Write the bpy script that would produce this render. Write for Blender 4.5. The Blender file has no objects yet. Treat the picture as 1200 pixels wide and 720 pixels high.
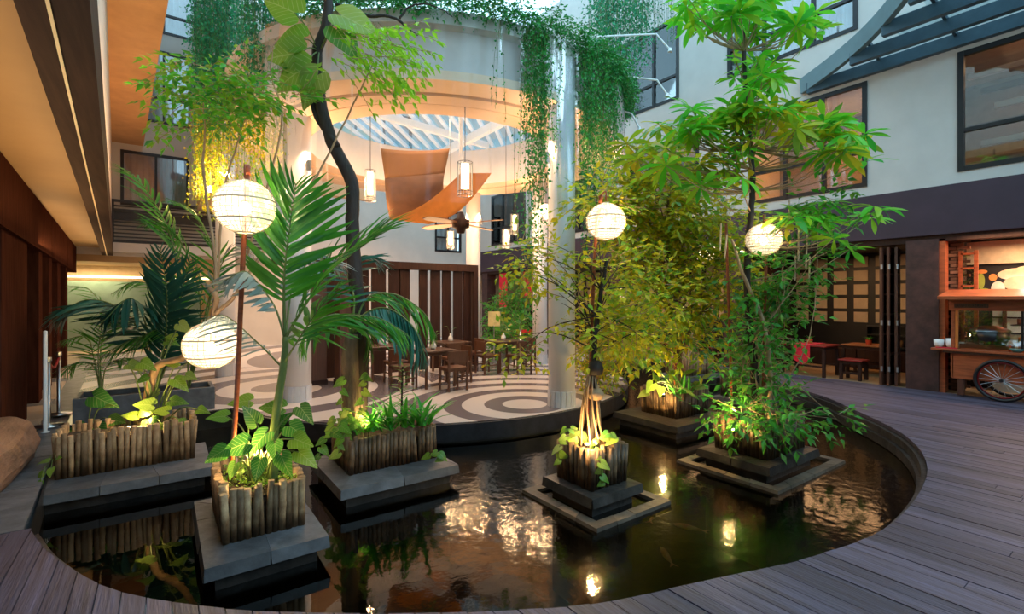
import bpy, bmesh, math, random
from mathutils import Vector, Matrix, Euler, noise
R = random.Random(7)
SC = bpy.context.scene
COL = SC.collection
PI = math.pi

# ------------------------------------------------------------------ camera
F = 573.0; H = 1.8; TH = math.atan2(410, F)
CT, ST = math.cos(TH), math.sin(TH)
cam = bpy.data.cameras.new('camera'); camo = bpy.data.objects.new('camera', cam); COL.objects.link(camo)
cam.sensor_width = 36; cam.lens = F / 1200 * 36; cam.shift_y = -10 / 1200; cam.clip_start = .02; cam.clip_end = 300
camo.location = (0, 0, H); camo.rotation_euler = (PI / 2, 0, -TH)
SC.camera = camo
# ------------------------------------------------------------------ sky, exposure, large lights
SC.view_settings.view_transform = 'Standard'; SC.view_settings.look = 'None'
SC.view_settings.exposure = 1.25; SC.view_settings.gamma = 1; SC.view_settings.use_curve_mapping = False
W = bpy.data.worlds.new('sky'); SC.world = W; W.use_nodes = True
nt = W.node_tree; bg = nt.nodes['Background']
sky = nt.nodes.new('ShaderNodeTexNoise'); sky.inputs['Scale'].default_value = 1.5
ramp = nt.nodes.new('ShaderNodeValToRGB')
ramp.color_ramp.elements[0].position = .3; ramp.color_ramp.elements[0].color = (.30, .60, .80, 1)
ramp.color_ramp.elements[1].position = .7; ramp.color_ramp.elements[1].color = (.50, .75, .90, 1)
nt.links.new(sky.outputs['Fac'], ramp.inputs['Fac']); nt.links.new(ramp.outputs['Color'], bg.inputs['Color'])
bg.inputs['Strength'].default_value = 1.35
SC.cycles.max_bounces = 6; SC.cycles.diffuse_bounces = 3; SC.cycles.glossy_bounces = 3
SC.cycles.transparent_max_bounces = 16; SC.cycles.transmission_bounces = 3
SC.cycles.caustics_reflective = False; SC.cycles.caustics_refractive = False
SC.cycles.sample_clamp_indirect = 3.0

def light(name, kind, loc, power, color, size=.1, rot=None, spot=None, sizey=None):
    l = bpy.data.lights.new(name, kind); l.energy = power; l.color = color
    if kind == 'AREA':
        l.size = size
        if sizey: l.shape = 'RECTANGLE'; l.size_y = sizey
    else: l.shadow_soft_size = size
    if spot: l.spot_size = spot; l.spot_blend = .6
    o = bpy.data.objects.new(name, l); COL.objects.link(o); o.location = loc
    if rot: o.rotation_euler = rot
    return o
WARM = (1, .58, .25); WARM2 = (1, .72, .42)
# ------------------------------------------------------------------ picture to place
def P(px, py, d):
    X = (px - 600) / F * d
    return Vector((X * CT + d * ST, -X * ST + d * CT, H - (py - 350) / F * d))
def G(px, py, z=0.0):
    return P(px, py, F * (H - z) / (py - 350))
# ------------------------------------------------------------------ mesh helpers
class MB:
    def __init__(s): s.v = []; s.f = []
    def add(s, vs, fs):
        n = len(s.v); s.v += [tuple(v) for v in vs]; s.f += [tuple(i + n for i in f) for f in fs]; return s
    def box(s, x0, x1, y0, y1, z0, z1):
        return s.add([(x0,y0,z0),(x1,y0,z0),(x1,y1,z0),(x0,y1,z0),(x0,y0,z1),(x1,y0,z1),(x1,y1,z1),(x0,y1,z1)],
                     [(3,2,1,0),(4,5,6,7),(0,1,5,4),(1,2,6,5),(2,3,7,6),(3,0,4,7)])
    def cbox(s, c, size, rz=0, tilt=0):
        M = Matrix.Translation(Vector(c)) @ Matrix.Rotation(rz, 4, 'Z') @ Matrix.Rotation(tilt, 4, 'X')
        a, b, h = size[0]/2, size[1]/2, size[2]/2
        return s.add([M @ Vector(p) for p in [(-a,-b,-h),(a,-b,-h),(a,b,-h),(-a,b,-h),(-a,-b,h),(a,-b,h),(a,b,h),(-a,b,h)]],
                     [(3,2,1,0),(4,5,6,7),(0,1,5,4),(1,2,6,5),(2,3,7,6),(3,0,4,7)])
    def bar(s, a, b, w, h):
        a, b = Vector(a), Vector(b); d = (b - a).normalized(); up = Vector((0,0,1))
        if abs(d.z) > .95: up = Vector((1,0,0))
        x = d.cross(up).normalized() * w/2; y = x.cross(d).normalized() * h/2
        return s.add([a-x-y, a+x-y, a+x+y, a-x+y, b-x-y, b+x-y, b+x+y, b-x+y],
                     [(3,2,1,0),(4,5,6,7),(0,1,5,4),(1,2,6,5),(2,3,7,6),(3,0,4,7)])
    def tube(s, pts, rad, n=8, cap=True):
        pts = [Vector(p) for p in pts]
        if not isinstance(rad, (list, tuple)): rad = [rad] * len(pts)
        base = len(s.v); ref = None
        for i, p in enumerate(pts):
            t = (pts[min(i+1, len(pts)-1)] - pts[max(i-1, 0)])
            if t.length < 1e-9: t = Vector((0,0,1))
            t.normalize()
            if ref is None:
                ref = Vector((1,0,0)) if abs(t.x) < .9 else Vector((0,1,0))
            x = (ref - t * ref.dot(t)).normalized(); ref = x; y = t.cross(x)
            for k in range(n):
                a = 2*PI*k/n; s.v.append(tuple(p + (x*math.cos(a) + y*math.sin(a)) * rad[i]))
        for i in range(len(pts)-1):
            for k in range(n):
                a = base+i*n+k; b = base+i*n+(k+1) % n
                s.f.append((a, b, b+n, a+n))
        if cap:
            s.f.append(tuple(base+k for k in range(n))[::-1]); m = base+(len(pts)-1)*n
            s.f.append(tuple(m+k for k in range(n)))
        return s
    def lathe(s, prof, c=(0,0,0), n=24, a0=0, a1=2*PI):
        c = Vector(c); base = len(s.v); full = abs(a1-a0-2*PI) < 1e-6; m = n if full else n+1
        for r, z in prof:
            for k in range(m):
                a = a0 + (a1-a0)*k/n; s.v.append((c.x+r*math.cos(a), c.y+r*math.sin(a), c.z+z))
        for i in range(len(prof)-1):
            for k in range(n):
                a = base+i*m+k; b = base+i*m+(k+1) % m
                s.f.append((a, b, b+m, a+m))
        return s
    def ngon_prism(s, pts, z0, z1):
        n = len(pts)
        return s.add([(p[0],p[1],z0) for p in pts]+[(p[0],p[1],z1) for p in pts],
                     [tuple(range(n))[::-1], tuple(range(n, 2*n))]+[(i,(i+1)%n,(i+1)%n+n,i+n) for i in range(n)])
    def mesh(s, name, mat=None, smooth=False, off=None):
        me = bpy.data.meshes.new(name)
        vs = s.v if off is None else [(v[0]-off.x, v[1]-off.y, v[2]-off.z) for v in s.v]
        me.from_pydata(vs, [], s.f); me.validate(); me.update()
        if mat: me.materials.append(mat)
        if smooth: me.polygons.foreach_set('use_smooth', [len(p.vertices) < 5 for p in me.polygons])
        return me
WL = {}
def build(mb, name, mat, parent=None, smooth=False, bevel=0, label=None, kind=None, normals=False):
    off = WL.get(parent.name_full) if parent else None
    me = mb.mesh(name, mat, smooth, off)
    if normals or bevel:
        bm = bmesh.new(); bm.from_mesh(me); bmesh.ops.recalc_face_normals(bm, faces=bm.faces)
        if bevel:
            bmesh.ops.bevel(bm, geom=[e for e in bm.edges if len(e.link_faces)==2 and e.calc_face_angle(0) > .5], offset=bevel, segments=1, affect='EDGES', clamp_overlap=True)
        bm.to_mesh(me); bm.free()
    o = bpy.data.objects.new(name, me); COL.objects.link(o)
    if parent: o.parent = parent; WL[o.name_full] = WL[parent.name_full]
    else: WL[o.name_full] = Vector((0,0,0))
    if label: o['label'] = label
    if kind: o['kind'] = kind
    return o
def place(me, name, parent, loc, rot=None, scale=(1,1,1), M=None, label=None):
    o = bpy.data.objects.new(name, me); COL.objects.link(o)
    off = WL[parent.name_full] if parent else Vector((0,0,0)); o.parent = parent
    if M is not None:
        M = M.copy(); M.translation = M.translation - off; o.matrix_basis = M
    else:
        o.location = Vector(loc) - off; o.scale = scale
        if rot: o.rotation_euler = rot
    WL[o.name_full] = WL[parent.name_full] if parent else Vector((0,0,0))
    if label: o['label'] = label
    return o
def tag(o, label, cat, group=None):
    o['label'] = label; o['category'] = cat
    if group: o['group'] = group
    return o
def thing(name, label, cat, loc, group=None):
    o = bpy.data.objects.new(name, None); o.empty_display_size = .1; COL.objects.link(o); o.location = Vector(loc)
    WL[o.name_full] = Vector(loc)
    return tag(o, label, cat, group)
def copy_tree(o, loc, rz=None, label=None, group=None):
    def rec(q, par):
        c = q.copy(); COL.objects.link(c); c.parent = par
        for ch in KIDS.get(q.name_full, []) or q.children: rec(ch, c)
        return c
    c = rec(o, None); c.location = Vector(loc)
    if rz is not None: c.rotation_euler = (0,0,rz)
    if label: c['label'] = label
    if group: c['group'] = group
    WL[c.name_full] = Vector(loc)
    return c
KIDS = {}
def struct(mb, name, mat, **k):
    return build(mb, name, mat, kind='structure', **k)
def frameM(p, x, up):
    x = Vector(x).normalized(); up = Vector(up); z = up - x*up.dot(x)
    if z.length < 1e-4: z = Vector((1,0,0)) - x*x.x
    z.normalize(); y = z.cross(x)
    return Matrix(((x.x,y.x,z.x,p[0]),(x.y,y.y,z.y,p[1]),(x.z,y.z,z.z,p[2]),(0,0,0,1)))
def bez(pts, n=12):
    """smooth curve through pts (Catmull-Rom)"""
    pts = [Vector(p) for p in pts]; out = []
    q = [pts[0]*2-pts[1]] + pts + [pts[-1]*2-pts[-2]]
    for i in range(1, len(q)-2):
        for k in range(n):
            t = k/n; a,b,c,d = q[i-1],q[i],q[i+1],q[i+2]
            out.append(.5*((2*b)+(c-a)*t+(2*a-5*b+4*c-d)*t*t+(3*b-a-3*c+d)*t**3))
    out.append(pts[-1]); return out
# ------------------------------------------------------------------ materials
MATS = {}
def mat(name, col, rough=.6, metal=0, var=.15, scale=6, stretch=None, bump=0, bscale=None, emit=0, ecol=None,
        trans=0, spec=.5, rand=0, coat=0, col2=None, hue=None, coords='Object', sheen=0, detail=5, veins=False):
    if name in MATS: return MATS[name]
    m = bpy.data.materials.new(name); m.use_nodes = True; t = m.node_tree; N = t.nodes; L = t.links
    b = N['Principled BSDF']; out = N['Material Output']
    b.inputs['Roughness'].default_value = rough; b.inputs['Metallic'].default_value = metal
    b.inputs['Specular IOR Level'].default_value = spec; b.inputs['Coat Weight'].default_value = coat
    tc = N.new('ShaderNodeTexCoord'); mp = N.new('ShaderNodeMapping'); L.new(tc.outputs[coords], mp.inputs['Vector'])
    if stretch: mp.inputs['Scale'].default_value = stretch
    nz = N.new('ShaderNodeTexNoise'); nz.inputs['Scale'].default_value = scale; nz.inputs['Detail'].default_value = detail
    nz.inputs['Roughness'].default_value = .6
    L.new(mp.outputs['Vector'], nz.inputs['Vector'])
    rp = N.new('ShaderNodeValToRGB'); L.new(nz.outputs['Fac'], rp.inputs['Fac'])
    c = Vector(col); c2 = Vector(col2) if col2 else c*(1+var)
    c1 = c if col2 else c*(1-var)
    rp.color_ramp.elements[0].position = .3; rp.color_ramp.elements[0].color = (*[max(0,x) for x in c1],1)
    rp.color_ramp.elements[1].position = .7; rp.color_ramp.elements[1].color = (*[min(1,x) for x in c2],1)
    cur = rp.outputs['Color']
    if rand:
        oi = N.new('ShaderNodeObjectInfo'); ge = N.new('ShaderNodeNewGeometry')
        ad = N.new('ShaderNodeMath'); ad.operation = 'ADD'; L.new(oi.outputs['Random'], ad.inputs[0]); L.new(ge.outputs['Random Per Island'], ad.inputs[1])
        fr = N.new('ShaderNodeMath'); fr.operation = 'FRACT'; L.new(ad.outputs[0], fr.inputs[0])
        if hue:
            hr = N.new('ShaderNodeValToRGB'); L.new(fr.outputs[0], hr.inputs['Fac'])
            els = hr.color_ramp.elements
            els[0].color = (*hue[0],1); els[1].color = (*hue[-1],1)
            for i, h in enumerate(hue[1:-1]): e = els.new((i+1)/(len(hue)-1)); e.color = (*h,1)
            mx = N.new('ShaderNodeMix'); mx.data_type = 'RGBA'; mx.inputs[0].default_value = .85
            L.new(cur, mx.inputs[6]); L.new(hr.outputs['Color'], mx.inputs[7]); cur = mx.outputs[2]
        else:
            hs = N.new('ShaderNodeHueSaturation'); mr = N.new('ShaderNodeMapRange')
            mr.inputs[3].default_value = 1-rand; mr.inputs[4].default_value = 1+rand
            L.new(fr.outputs[0], mr.inputs[0]); L.new(mr.outputs[0], hs.inputs['Value']); L.new(cur, hs.inputs['Color']); cur = hs.outputs['Color']
    if veins:
        sx = N.new('ShaderNodeSeparateXYZ'); L.new(tc.outputs['Object'], sx.inputs[0])
        ab = N.new('ShaderNodeMath'); ab.operation = 'ABSOLUTE'; L.new(sx.outputs[1], ab.inputs[0])
        ma = N.new('ShaderNodeMath'); ma.operation = 'MULTIPLY_ADD'; ma.inputs[1].default_value = -.9; L.new(ab.outputs[0], ma.inputs[0]); L.new(sx.outputs[0], ma.inputs[2])
        mq = N.new('ShaderNodeMath'); mq.operation = 'MULTIPLY'; mq.inputs[1].default_value = 6.5; L.new(ma.outputs[0], mq.inputs[0])
        pp = N.new('ShaderNodeMath'); pp.operation = 'PINGPONG'; pp.inputs[1].default_value = .5; L.new(mq.outputs[0], pp.inputs[0])
        l1_ = N.new('ShaderNodeMath'); l1_.operation = 'LESS_THAN'; l1_.inputs[1].default_value = .06; L.new(pp.outputs[0], l1_.inputs[0])
        l2_ = N.new('ShaderNodeMath'); l2_.operation = 'LESS_THAN'; l2_.inputs[1].default_value = .014; L.new(ab.outputs[0], l2_.inputs[0])
        mxx = N.new('ShaderNodeMath'); mxx.operation = 'MAXIMUM'; L.new(l1_.outputs[0], mxx.inputs[0]); L.new(l2_.outputs[0], mxx.inputs[1])
        mf = N.new('ShaderNodeMath'); mf.operation = 'MULTIPLY'; mf.inputs[1].default_value = .45; L.new(mxx.outputs[0], mf.inputs[0])
        mv = N.new('ShaderNodeMix'); mv.data_type = 'RGBA'; L.new(mf.outputs[0], mv.inputs[0]); L.new(cur, mv.inputs[6]); mv.inputs[7].default_value = (.55,.62,.25,1); cur = mv.outputs[2]
    L.new(cur, b.inputs['Base Color'])
    if emit:
        b.inputs['Emission Strength'].default_value = emit; b.inputs['Emission Color'].default_value = (*(ecol or col),1)
    if bump:
        n2 = N.new('ShaderNodeTexNoise'); n2.inputs['Scale'].default_value = bscale or scale*4; n2.inputs['Detail'].default_value = 6
        L.new(mp.outputs['Vector'], n2.inputs['Vector'])
        bp = N.new('ShaderNodeBump'); bp.inputs['Strength'].default_value = bump; bp.inputs['Distance'].default_value = .02
        L.new(n2.outputs['Fac'], bp.inputs['Height']); L.new(bp.outputs['Normal'], b.inputs['Normal'])
    if trans:
        tr = N.new('ShaderNodeBsdfTranslucent'); L.new(cur, tr.inputs['Color'])
        ms = N.new('ShaderNodeMixShader'); ms.inputs[0].default_value = trans
        L.new(b.outputs[0], ms.inputs[1]); L.new(tr.outputs[0], ms.inputs[2]); L.new(ms.outputs[0], out.inputs['Surface'])
    MATS[name] = m; return m
def glass(name, tint=(1,1,1), clear=.85, rough=.02, bump=0, bs=4, gl=(1,1,1), k=1.0):
    m = bpy.data.materials.new(name); m.use_nodes = True; t = m.node_tree; N = t.nodes; L = t.links
    for n in list(N):
        if n.type == 'BSDF_PRINCIPLED': N.remove(n)
    out = N['Material Output']
    tp = N.new('ShaderNodeBsdfTransparent'); tp.inputs['Color'].default_value = (*tint,1)
    g = N.new('ShaderNodeBsdfGlossy'); g.inputs['Roughness'].default_value = rough; g.inputs['Color'].default_value = (*gl,1)
    fr = N.new('ShaderNodeFresnel'); fr.inputs['IOR'].default_value = 1.5
    ma = N.new('ShaderNodeMath'); ma.operation = 'MULTIPLY_ADD'; ma.use_clamp = True; ma.inputs[1].default_value = k; ma.inputs[2].default_value = (1-clear)*.6
    L.new(fr.outputs[0], ma.inputs[0])
    if bump:
        tc = N.new('ShaderNodeTexCoord'); nz = N.new('ShaderNodeTexNoise'); nz.inputs['Scale'].default_value = bs
        mp = N.new('ShaderNodeMapping'); mp.inputs['Scale'].default_value = (1,1,.3)
        L.new(tc.outputs['Object'], mp.inputs['Vector']); L.new(mp.outputs[0], nz.inputs['Vector'])
        bp = N.new('ShaderNodeBump'); bp.inputs['Strength'].default_value = bump; bp.inputs['Distance'].default_value = .1
        L.new(nz.outputs['Fac'], bp.inputs['Height']); L.new(bp.outputs[0], g.inputs['Normal'])
    ms = N.new('ShaderNodeMixShader'); L.new(ma.outputs[0], ms.inputs[0]); L.new(tp.outputs[0], ms.inputs[1]); L.new(g.outputs[0], ms.inputs[2])
    L.new(ms.outputs[0], out.inputs['Surface']); MATS[name] = m; return m

M_WALL = mat('cream_plaster', (.62,.58,.53), .85, var=.06, scale=1.2, bump=.05, bscale=30)
M_WALLG = mat('grey_white_plaster', (.62,.58,.54), .85, var=.07, scale=1.2, bump=.05, bscale=30)
M_BAND = mat('aubergine_fascia', (.052,.028,.044), .6, var=.15, scale=1.5)
M_POST = mat('matt_brown_timber', (.060,.022,.014), .95, var=.35, scale=3, stretch=(6,6,.7), spec=0)
M_PIER = mat('mottled_brown_leather_panel', (.055,.022,.020), .55, var=.5, scale=5, bump=.15)
M_PLUM = mat('dark_stained_timber', (.034,.013,.009), .6, spec=.25, var=.35, scale=3, stretch=(6,6,.7), bump=.1)
M_DARK = mat('black_brown_frame', (.012,.009,.010), .4, var=.3)
M_BROWN = mat('brown_timber', (.085,.030,.018), .42, var=.3, scale=3, stretch=(8,8,.6), bump=.1)
M_RED = mat('reddish_teak', (.36,.085,.03), .38, var=.35, scale=3, stretch=(1,1,8), bump=.1)
M_SOFFIT = mat('peach_plaster', (.80,.58,.41), .8, var=.05, scale=1)
M_OVER = mat('tan_concrete', (.58,.34,.16), .85, var=.14, scale=1.3, bump=.1, bscale=25)
M_BEAM = mat('brown_beam', (.055,.028,.017), .8, spec=.2, var=.3, scale=2, stretch=(10,.5,10), bump=.08)
M_CEIL = mat('ochre_ceiling', (.46,.29,.13), .6, var=.08, scale=.8)
M_COLW = mat('white_column_paint', (.86,.85,.88), .35, var=.04, scale=2)
M_STONE = mat('grey_slate', (.11,.11,.12), .45, var=.4, scale=5, bump=.3, bscale=14, rand=.25)
M_STONEW = mat('warm_weathered_stone', (.13,.092,.065), .5, var=.4, scale=5, bump=.4, bscale=14, rand=.25)
M_STONED = mat('wet_dark_stone', (.05,.042,.038), .3, var=.5, scale=6, bump=.3, bscale=18, rand=.3)
M_DECK = mat('weathered_deck_board', (.060,.037,.042), .5, scale=4, stretch=(7,.45,7), bump=.35, bscale=9, rand=.36, col2=(.118,.098,.150))
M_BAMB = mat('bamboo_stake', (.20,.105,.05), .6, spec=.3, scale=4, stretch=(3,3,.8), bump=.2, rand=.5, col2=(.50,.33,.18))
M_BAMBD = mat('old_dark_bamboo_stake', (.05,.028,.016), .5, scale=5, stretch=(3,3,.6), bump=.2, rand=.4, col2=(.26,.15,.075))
M_SOIL = mat('potting_soil', (.05,.03,.018), .95, var=.5, scale=30, bump=.8)
M_METAL = mat('brushed_steel', (.6,.6,.6), .3, 1, var=.05)
M_WHITE = mat('white_ceramic', (.85,.83,.8), .25, var=.02)
M_BLUEB = mat('blue_grey_steel_beam', (.035,.075,.105), .45, var=.15)
M_RING = mat('painted_ring_beam', (.13,.22,.25), .45, var=.12, scale=2)
M_CURT = mat('pale_curtain', (.62,.68,.72), .9, var=.06, scale=2)
M_SHEER = mat('mauve_sheer_curtain', (.42,.38,.42), .9, var=.06, scale=2)
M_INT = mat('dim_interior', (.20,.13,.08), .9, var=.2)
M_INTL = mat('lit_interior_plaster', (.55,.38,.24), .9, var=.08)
M_PEB = mat('trim_steel', (.30,.31,.33), .3, .8)
M_TRUNK = mat('ridged_bark', (.20,.125,.075), .8, var=.45, scale=8, stretch=(2,2,.5), bump=.7, bscale=22)
M_TRUNKD = mat('dark_bark', (.035,.022,.018), .7, var=.4, scale=8, stretch=(2,2,.5), bump=.6, bscale=22)
M_TWIG = mat('pale_branch', (.42,.26,.14), .7, var=.25, scale=6, bump=.3)
M_STEM = mat('green_stem', (.14,.20,.05), .5, var=.25, scale=8)
def leafm(n, hue, rough=.35, trans=.4, **k):
    return mat(n, hue[0], rough, rand=1, hue=hue, trans=trans, scale=9, var=.25, spec=.4, **k)
L_WHORL = leafm('lime_green_leaf', [(.10,.60,.03),(.22,.72,.04),(.05,.40,.05),(.50,.66,.03),(.14,.62,.04)], trans=.45)
L_GOLD = leafm('yellow_green_leaf', [(.55,.58,.02),(.88,.68,.03),(.18,.52,.03),(.90,.62,.03),(.06,.30,.06),(.50,.62,.03)], trans=.45)
L_MID = leafm('mid_green_leaf', [(.06,.34,.03),(.14,.46,.04),(.04,.22,.05),(.26,.46,.05)])
L_TEAL = leafm('teal_vine_leaf', [(.03,.30,.13),(.05,.42,.18),(.02,.17,.09),(.10,.46,.14)], trans=.25)
L_VINE = leafm('creeper_leaf', [(.03,.32,.07),(.07,.46,.07),(.02,.18,.06),(.12,.44,.05)], trans=.25)
L_PALM = leafm('palm_leaflet', [(.05,.28,.03),(.10,.40,.03),(.03,.18,.05),(.16,.44,.04)], rough=.3)
L_PALMB = leafm('blue_green_palm_leaflet', [(.025,.13,.09),(.05,.20,.13),(.02,.09,.07)], rough=.35, trans=.2)
L_GREY = leafm('silvery_palm_leaflet', [(.24,.34,.34),(.34,.42,.40),(.16,.25,.24)], rough=.45, trans=.25)
L_BIG = leafm('broad_leaf', [(.04,.20,.03),(.10,.32,.04),(.03,.13,.03),(.20,.34,.05)], rough=.3, veins=True)
L_POTH = leafm('variegated_leaf', [(.14,.38,.03),(.34,.46,.05),(.07,.26,.03),(.42,.46,.10)], rough=.3, veins=True)
L_STRAP = leafm('strap_leaf', [(.06,.38,.04),(.14,.56,.05),(.04,.24,.04)], rough=.3)
L_SUNL = leafm('bright_lime_leaflet', [(0.297, 0.675, 0.027), (0.486, 0.81, 0.041), (0.162, 0.486, 0.027)], rough=.4, trans=.45)
# ------------------------------------------------------------------ the setting
XR = 12.17; YB = 20.65; K = .0585
CX, CY, RP, RD, RO = 5.11, 10.15, 4.25, 4.1, 2.7
ZS, ZT = 5.02, 6.0
ZW = -.30
def LX(x0, y): return x0 - K*y
def lbox(mb, a, b, y0, y1, z0, z1):
    """box sheared to the line of the old wing"""
    vs = [(LX(a,y0),y0,z0),(LX(b,y0),y0,z0),(LX(b,y1),y1,z0),(LX(a,y1),y1,z0),(LX(a,y0),y0,z1),(LX(b,y0),y0,z1),(LX(b,y1),y1,z1),(LX(a,y1),y1,z1)]
    return mb.add(vs, [(3,2,1,0),(4,5,6,7),(0,1,5,4),(1,2,6,5),(2,3,7,6),(3,0,4,7)])
# pool outline: near edge as v(u), from the photograph's pixels on the deck plane
edge_px = [(60,650),(130,690),(250,712),(370,718),(480,719),(600,715),(700,707),(830,680),(960,650),(1050,610),(1087,550),(1060,510),(1000,480),(950,460)]
near = [(-.84,5.3)] + [tuple(G(x,y)[:2]) for x,y in edge_px] + [(11.35,6.75),(11.7,7.7)]
near = [tuple(p[:2]) for p in bez([(a,b,0) for a,b in near], 5)]
near.sort()
def v_lo(u):
    if u <= near[0][0]: return near[0][1]
    for (a,b),(c,d) in zip(near, near[1:]):
        if a <= u <= c: return b + (d-b)*(u-a)/max(c-a,1e-6)
    return 99
arc = [(CX+RP*math.cos(a), CY+RP*math.sin(a)) for a in [math.radians(193+k*(365-193)/48) for k in range(49)]]
pool_back = [(11.2,9.3),(9.9,10.3)]
pool_poly = near + pool_back + arc[::-1] + [(LX(-.56,9.3),9.3),(LX(-.56,7),7)]
# pool basin and water
mb = MB(); n = len(pool_poly)
mb.add([(x,y,-1.3) for x,y in pool_poly]+[(x,y,-.002) for x,y in pool_poly], [tuple(range(n))]+[(i,(i+1)%n,(i+1)%n+n,i+n) for i in range(n)])
pool = struct(mb, 'pool_basin', mat('dark_pool_lining', (.022,.018,.014), .35, var=.5, scale=3, bump=.3), normals=False)
mb = MB()
for (a,b),(c,d) in zip(near, near[1:]):
    t = Vector((c-a,d-b)).normalized(); nx, ny = -t.y, t.x
    q = [(a,b),(c,d),(c+nx*.05,d+ny*.05),(a+nx*.05,b+ny*.05)]
    mb.ngon_prism(q, -.16, -.06)
    q = [(a,b),(c,d),(c+nx*.09,d+ny*.09),(a+nx*.09,b+ny*.09)]
    mb.ngon_prism(q, -.29, -.17)
struct(mb, 'trim_pool_ledge', M_STONED)
m = bpy.data.materials.new('pond_water'); m.use_nodes = True; N = m.node_tree.nodes; L = m.node_tree.links
for q in list(N):
    if q.type == 'BSDF_PRINCIPLED': N.remove(q)
tc = N.new('ShaderNodeTexCoord'); nz = N.new('ShaderNodeTexNoise'); nz.inputs['Scale'].default_value = 9; nz.inputs['Detail'].default_value = 3
n2 = N.new('ShaderNodeTexNoise'); n2.inputs['Scale'].default_value = .55
L.new(tc.outputs['Object'], nz.inputs['Vector']); L.new(tc.outputs['Object'], n2.inputs['Vector'])
# ripples are strong in the open centre, calm near the left planters
sp = N.new('ShaderNodeSeparateXYZ'); L.new(tc.outputs['Object'], sp.inputs[0])
mr = N.new('ShaderNodeMapRange'); mr.inputs[1].default_value = .9; mr.inputs[2].default_value = 2.6; L.new(sp.outputs[0], mr.inputs[0])
mu = N.new('ShaderNodeMath'); mu.operation = 'MULTIPLY'; L.new(n2.outputs['Fac'], mu.inputs[0]); L.new(mr.outputs[0], mu.inputs[1])
bp = N.new('ShaderNodeBump'); bp.inputs['Distance'].default_value = .012; L.new(nz.outputs['Fac'], bp.inputs['Height'])
m3 = N.new('ShaderNodeMath'); m3.operation = 'MULTIPLY_ADD'; m3.inputs[1].default_value = .55; m3.inputs[2].default_value = .03; L.new(mu.outputs[0], m3.inputs[0]); L.new(m3.outputs[0], bp.inputs['Strength'])
g = N.new('ShaderNodeBsdfGlossy'); g.inputs['Roughness'].default_value = .035; g.inputs['Color'].default_value = (.95,.93,.9,1); L.new(bp.outputs[0], g.inputs['Normal'])
m4 = N.new('ShaderNodeMath'); m4.operation = 'MULTIPLY_ADD'; m4.inputs[1].default_value = .16; m4.inputs[2].default_value = .02; L.new(mu.outputs[0], m4.inputs[0]); L.new(m4.outputs[0], g.inputs['Roughness'])
tp = N.new('ShaderNodeBsdfTransparent'); tp.inputs['Color'].default_value = (.30,.24,.16,1)
fr = N.new('ShaderNodeFresnel'); fr.inputs['IOR'].default_value = 1.45; L.new(bp.outputs[0], fr.inputs['Normal'])
mx = N.new('ShaderNodeMixShader'); L.new(fr.outputs[0], mx.inputs[0]); L.new(tp.outputs[0], mx.inputs[1]); L.new(g.outputs[0], mx.inputs[2])
L.new(mx.outputs[0], N['Material Output'].inputs['Surface'])
mb = MB(); mb.add([(x,y,ZW) for x,y in pool_poly], [tuple(range(n))])
struct(mb, 'pool_water', m)

# deck: every board is a piece of its own
deck = struct(MB().box(-8,13,-5,1.2,-.22,-.10), 'floor_deck', mat('deck_joist', (.02,.015,.012), .9))
bw = .125; cnt = 0
u = -2.2
while u < XR-.02:
    ub = min(u+bw-.006, XR); segs = []
    ya = v_lo(u+.003); yb_ = v_lo(ub)
    if u < -.85:
        ye = 5.3 if u > -1.15 else 5.3 - (-1.15-u)*.0
        segs.append((-1.2 if u>-.9 else -.9, ye, ye))
    elif ya > 90: segs.append((-.6, 20.0, 20.0))
    else: segs.append((-1.2, ya, yb_))
    for (y0, y1, y2) in segs:
        y = y0; joint = y0 + R.uniform(1.6, 3.6)
        while y < min(y1,y2) - .01:
            e = joint if joint < min(y1,y2)-.5 else None
            a1, a2 = (e-.004, e-.004) if e else (y1, y2)
            dz = R.uniform(-.003,.002)
            q = MB().ngon_prism([(u,y),(ub,y),(ub,a2),(u,a1)], -.045, dz)
            build(q, 'deck_board', M_DECK, deck); cnt += 1
            if not e: break
            y = e; joint = e + 3.4 + R.uniform(-.2,.2)
    u += bw
print('boards', cnt)

# floor behind and beside the pool, with the swirl paving
m = bpy.data.materials.new('swirl_paving'); m.use_nodes = True; N = m.node_tree.nodes; L = m.node_tree.links; b = N['Principled BSDF']
tc = N.new('ShaderNodeTexCoord')
def spiral(cx, cy, freq, arms):
    v = N.new('ShaderNodeVectorMath'); v.operation = 'SUBTRACT'; v.inputs[1].default_value = (cx,cy,0); L.new(tc.outputs['Object'], v.inputs[0])
    ln = N.new('ShaderNodeVectorMath'); ln.operation = 'LENGTH'; L.new(v.outputs[0], ln.inputs[0])
    s = N.new('ShaderNodeSeparateXYZ'); L.new(v.outputs[0], s.inputs[0])
    at = N.new('ShaderNodeMath'); at.operation = 'ARCTAN2'; L.new(s.outputs[1], at.inputs[0]); L.new(s.outputs[0], at.inputs[1])
    a2 = N.new('ShaderNodeMath'); a2.operation = 'MULTIPLY'; a2.inputs[1].default_value = arms/(2*PI); L.new(at.outputs[0], a2.inputs[0])
    d2 = N.new('ShaderNodeMath'); d2.operation = 'MULTIPLY_ADD'; d2.inputs[1].default_value = freq; L.new(ln.outputs['Value'], d2.inputs[0]); L.new(a2.outputs[0], d2.inputs[2])
    fr = N.new('ShaderNodeMath'); fr.operation = 'FRACT'; L.new(d2.outputs[0], fr.inputs[0])
    st = N.new('ShaderNodeMath'); st.operation = 'GREATER_THAN'; st.inputs[1].default_value = .55; L.new(fr.outputs[0], st.inputs[0])
    return ln.outputs['Value'], st.outputs[0]
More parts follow.
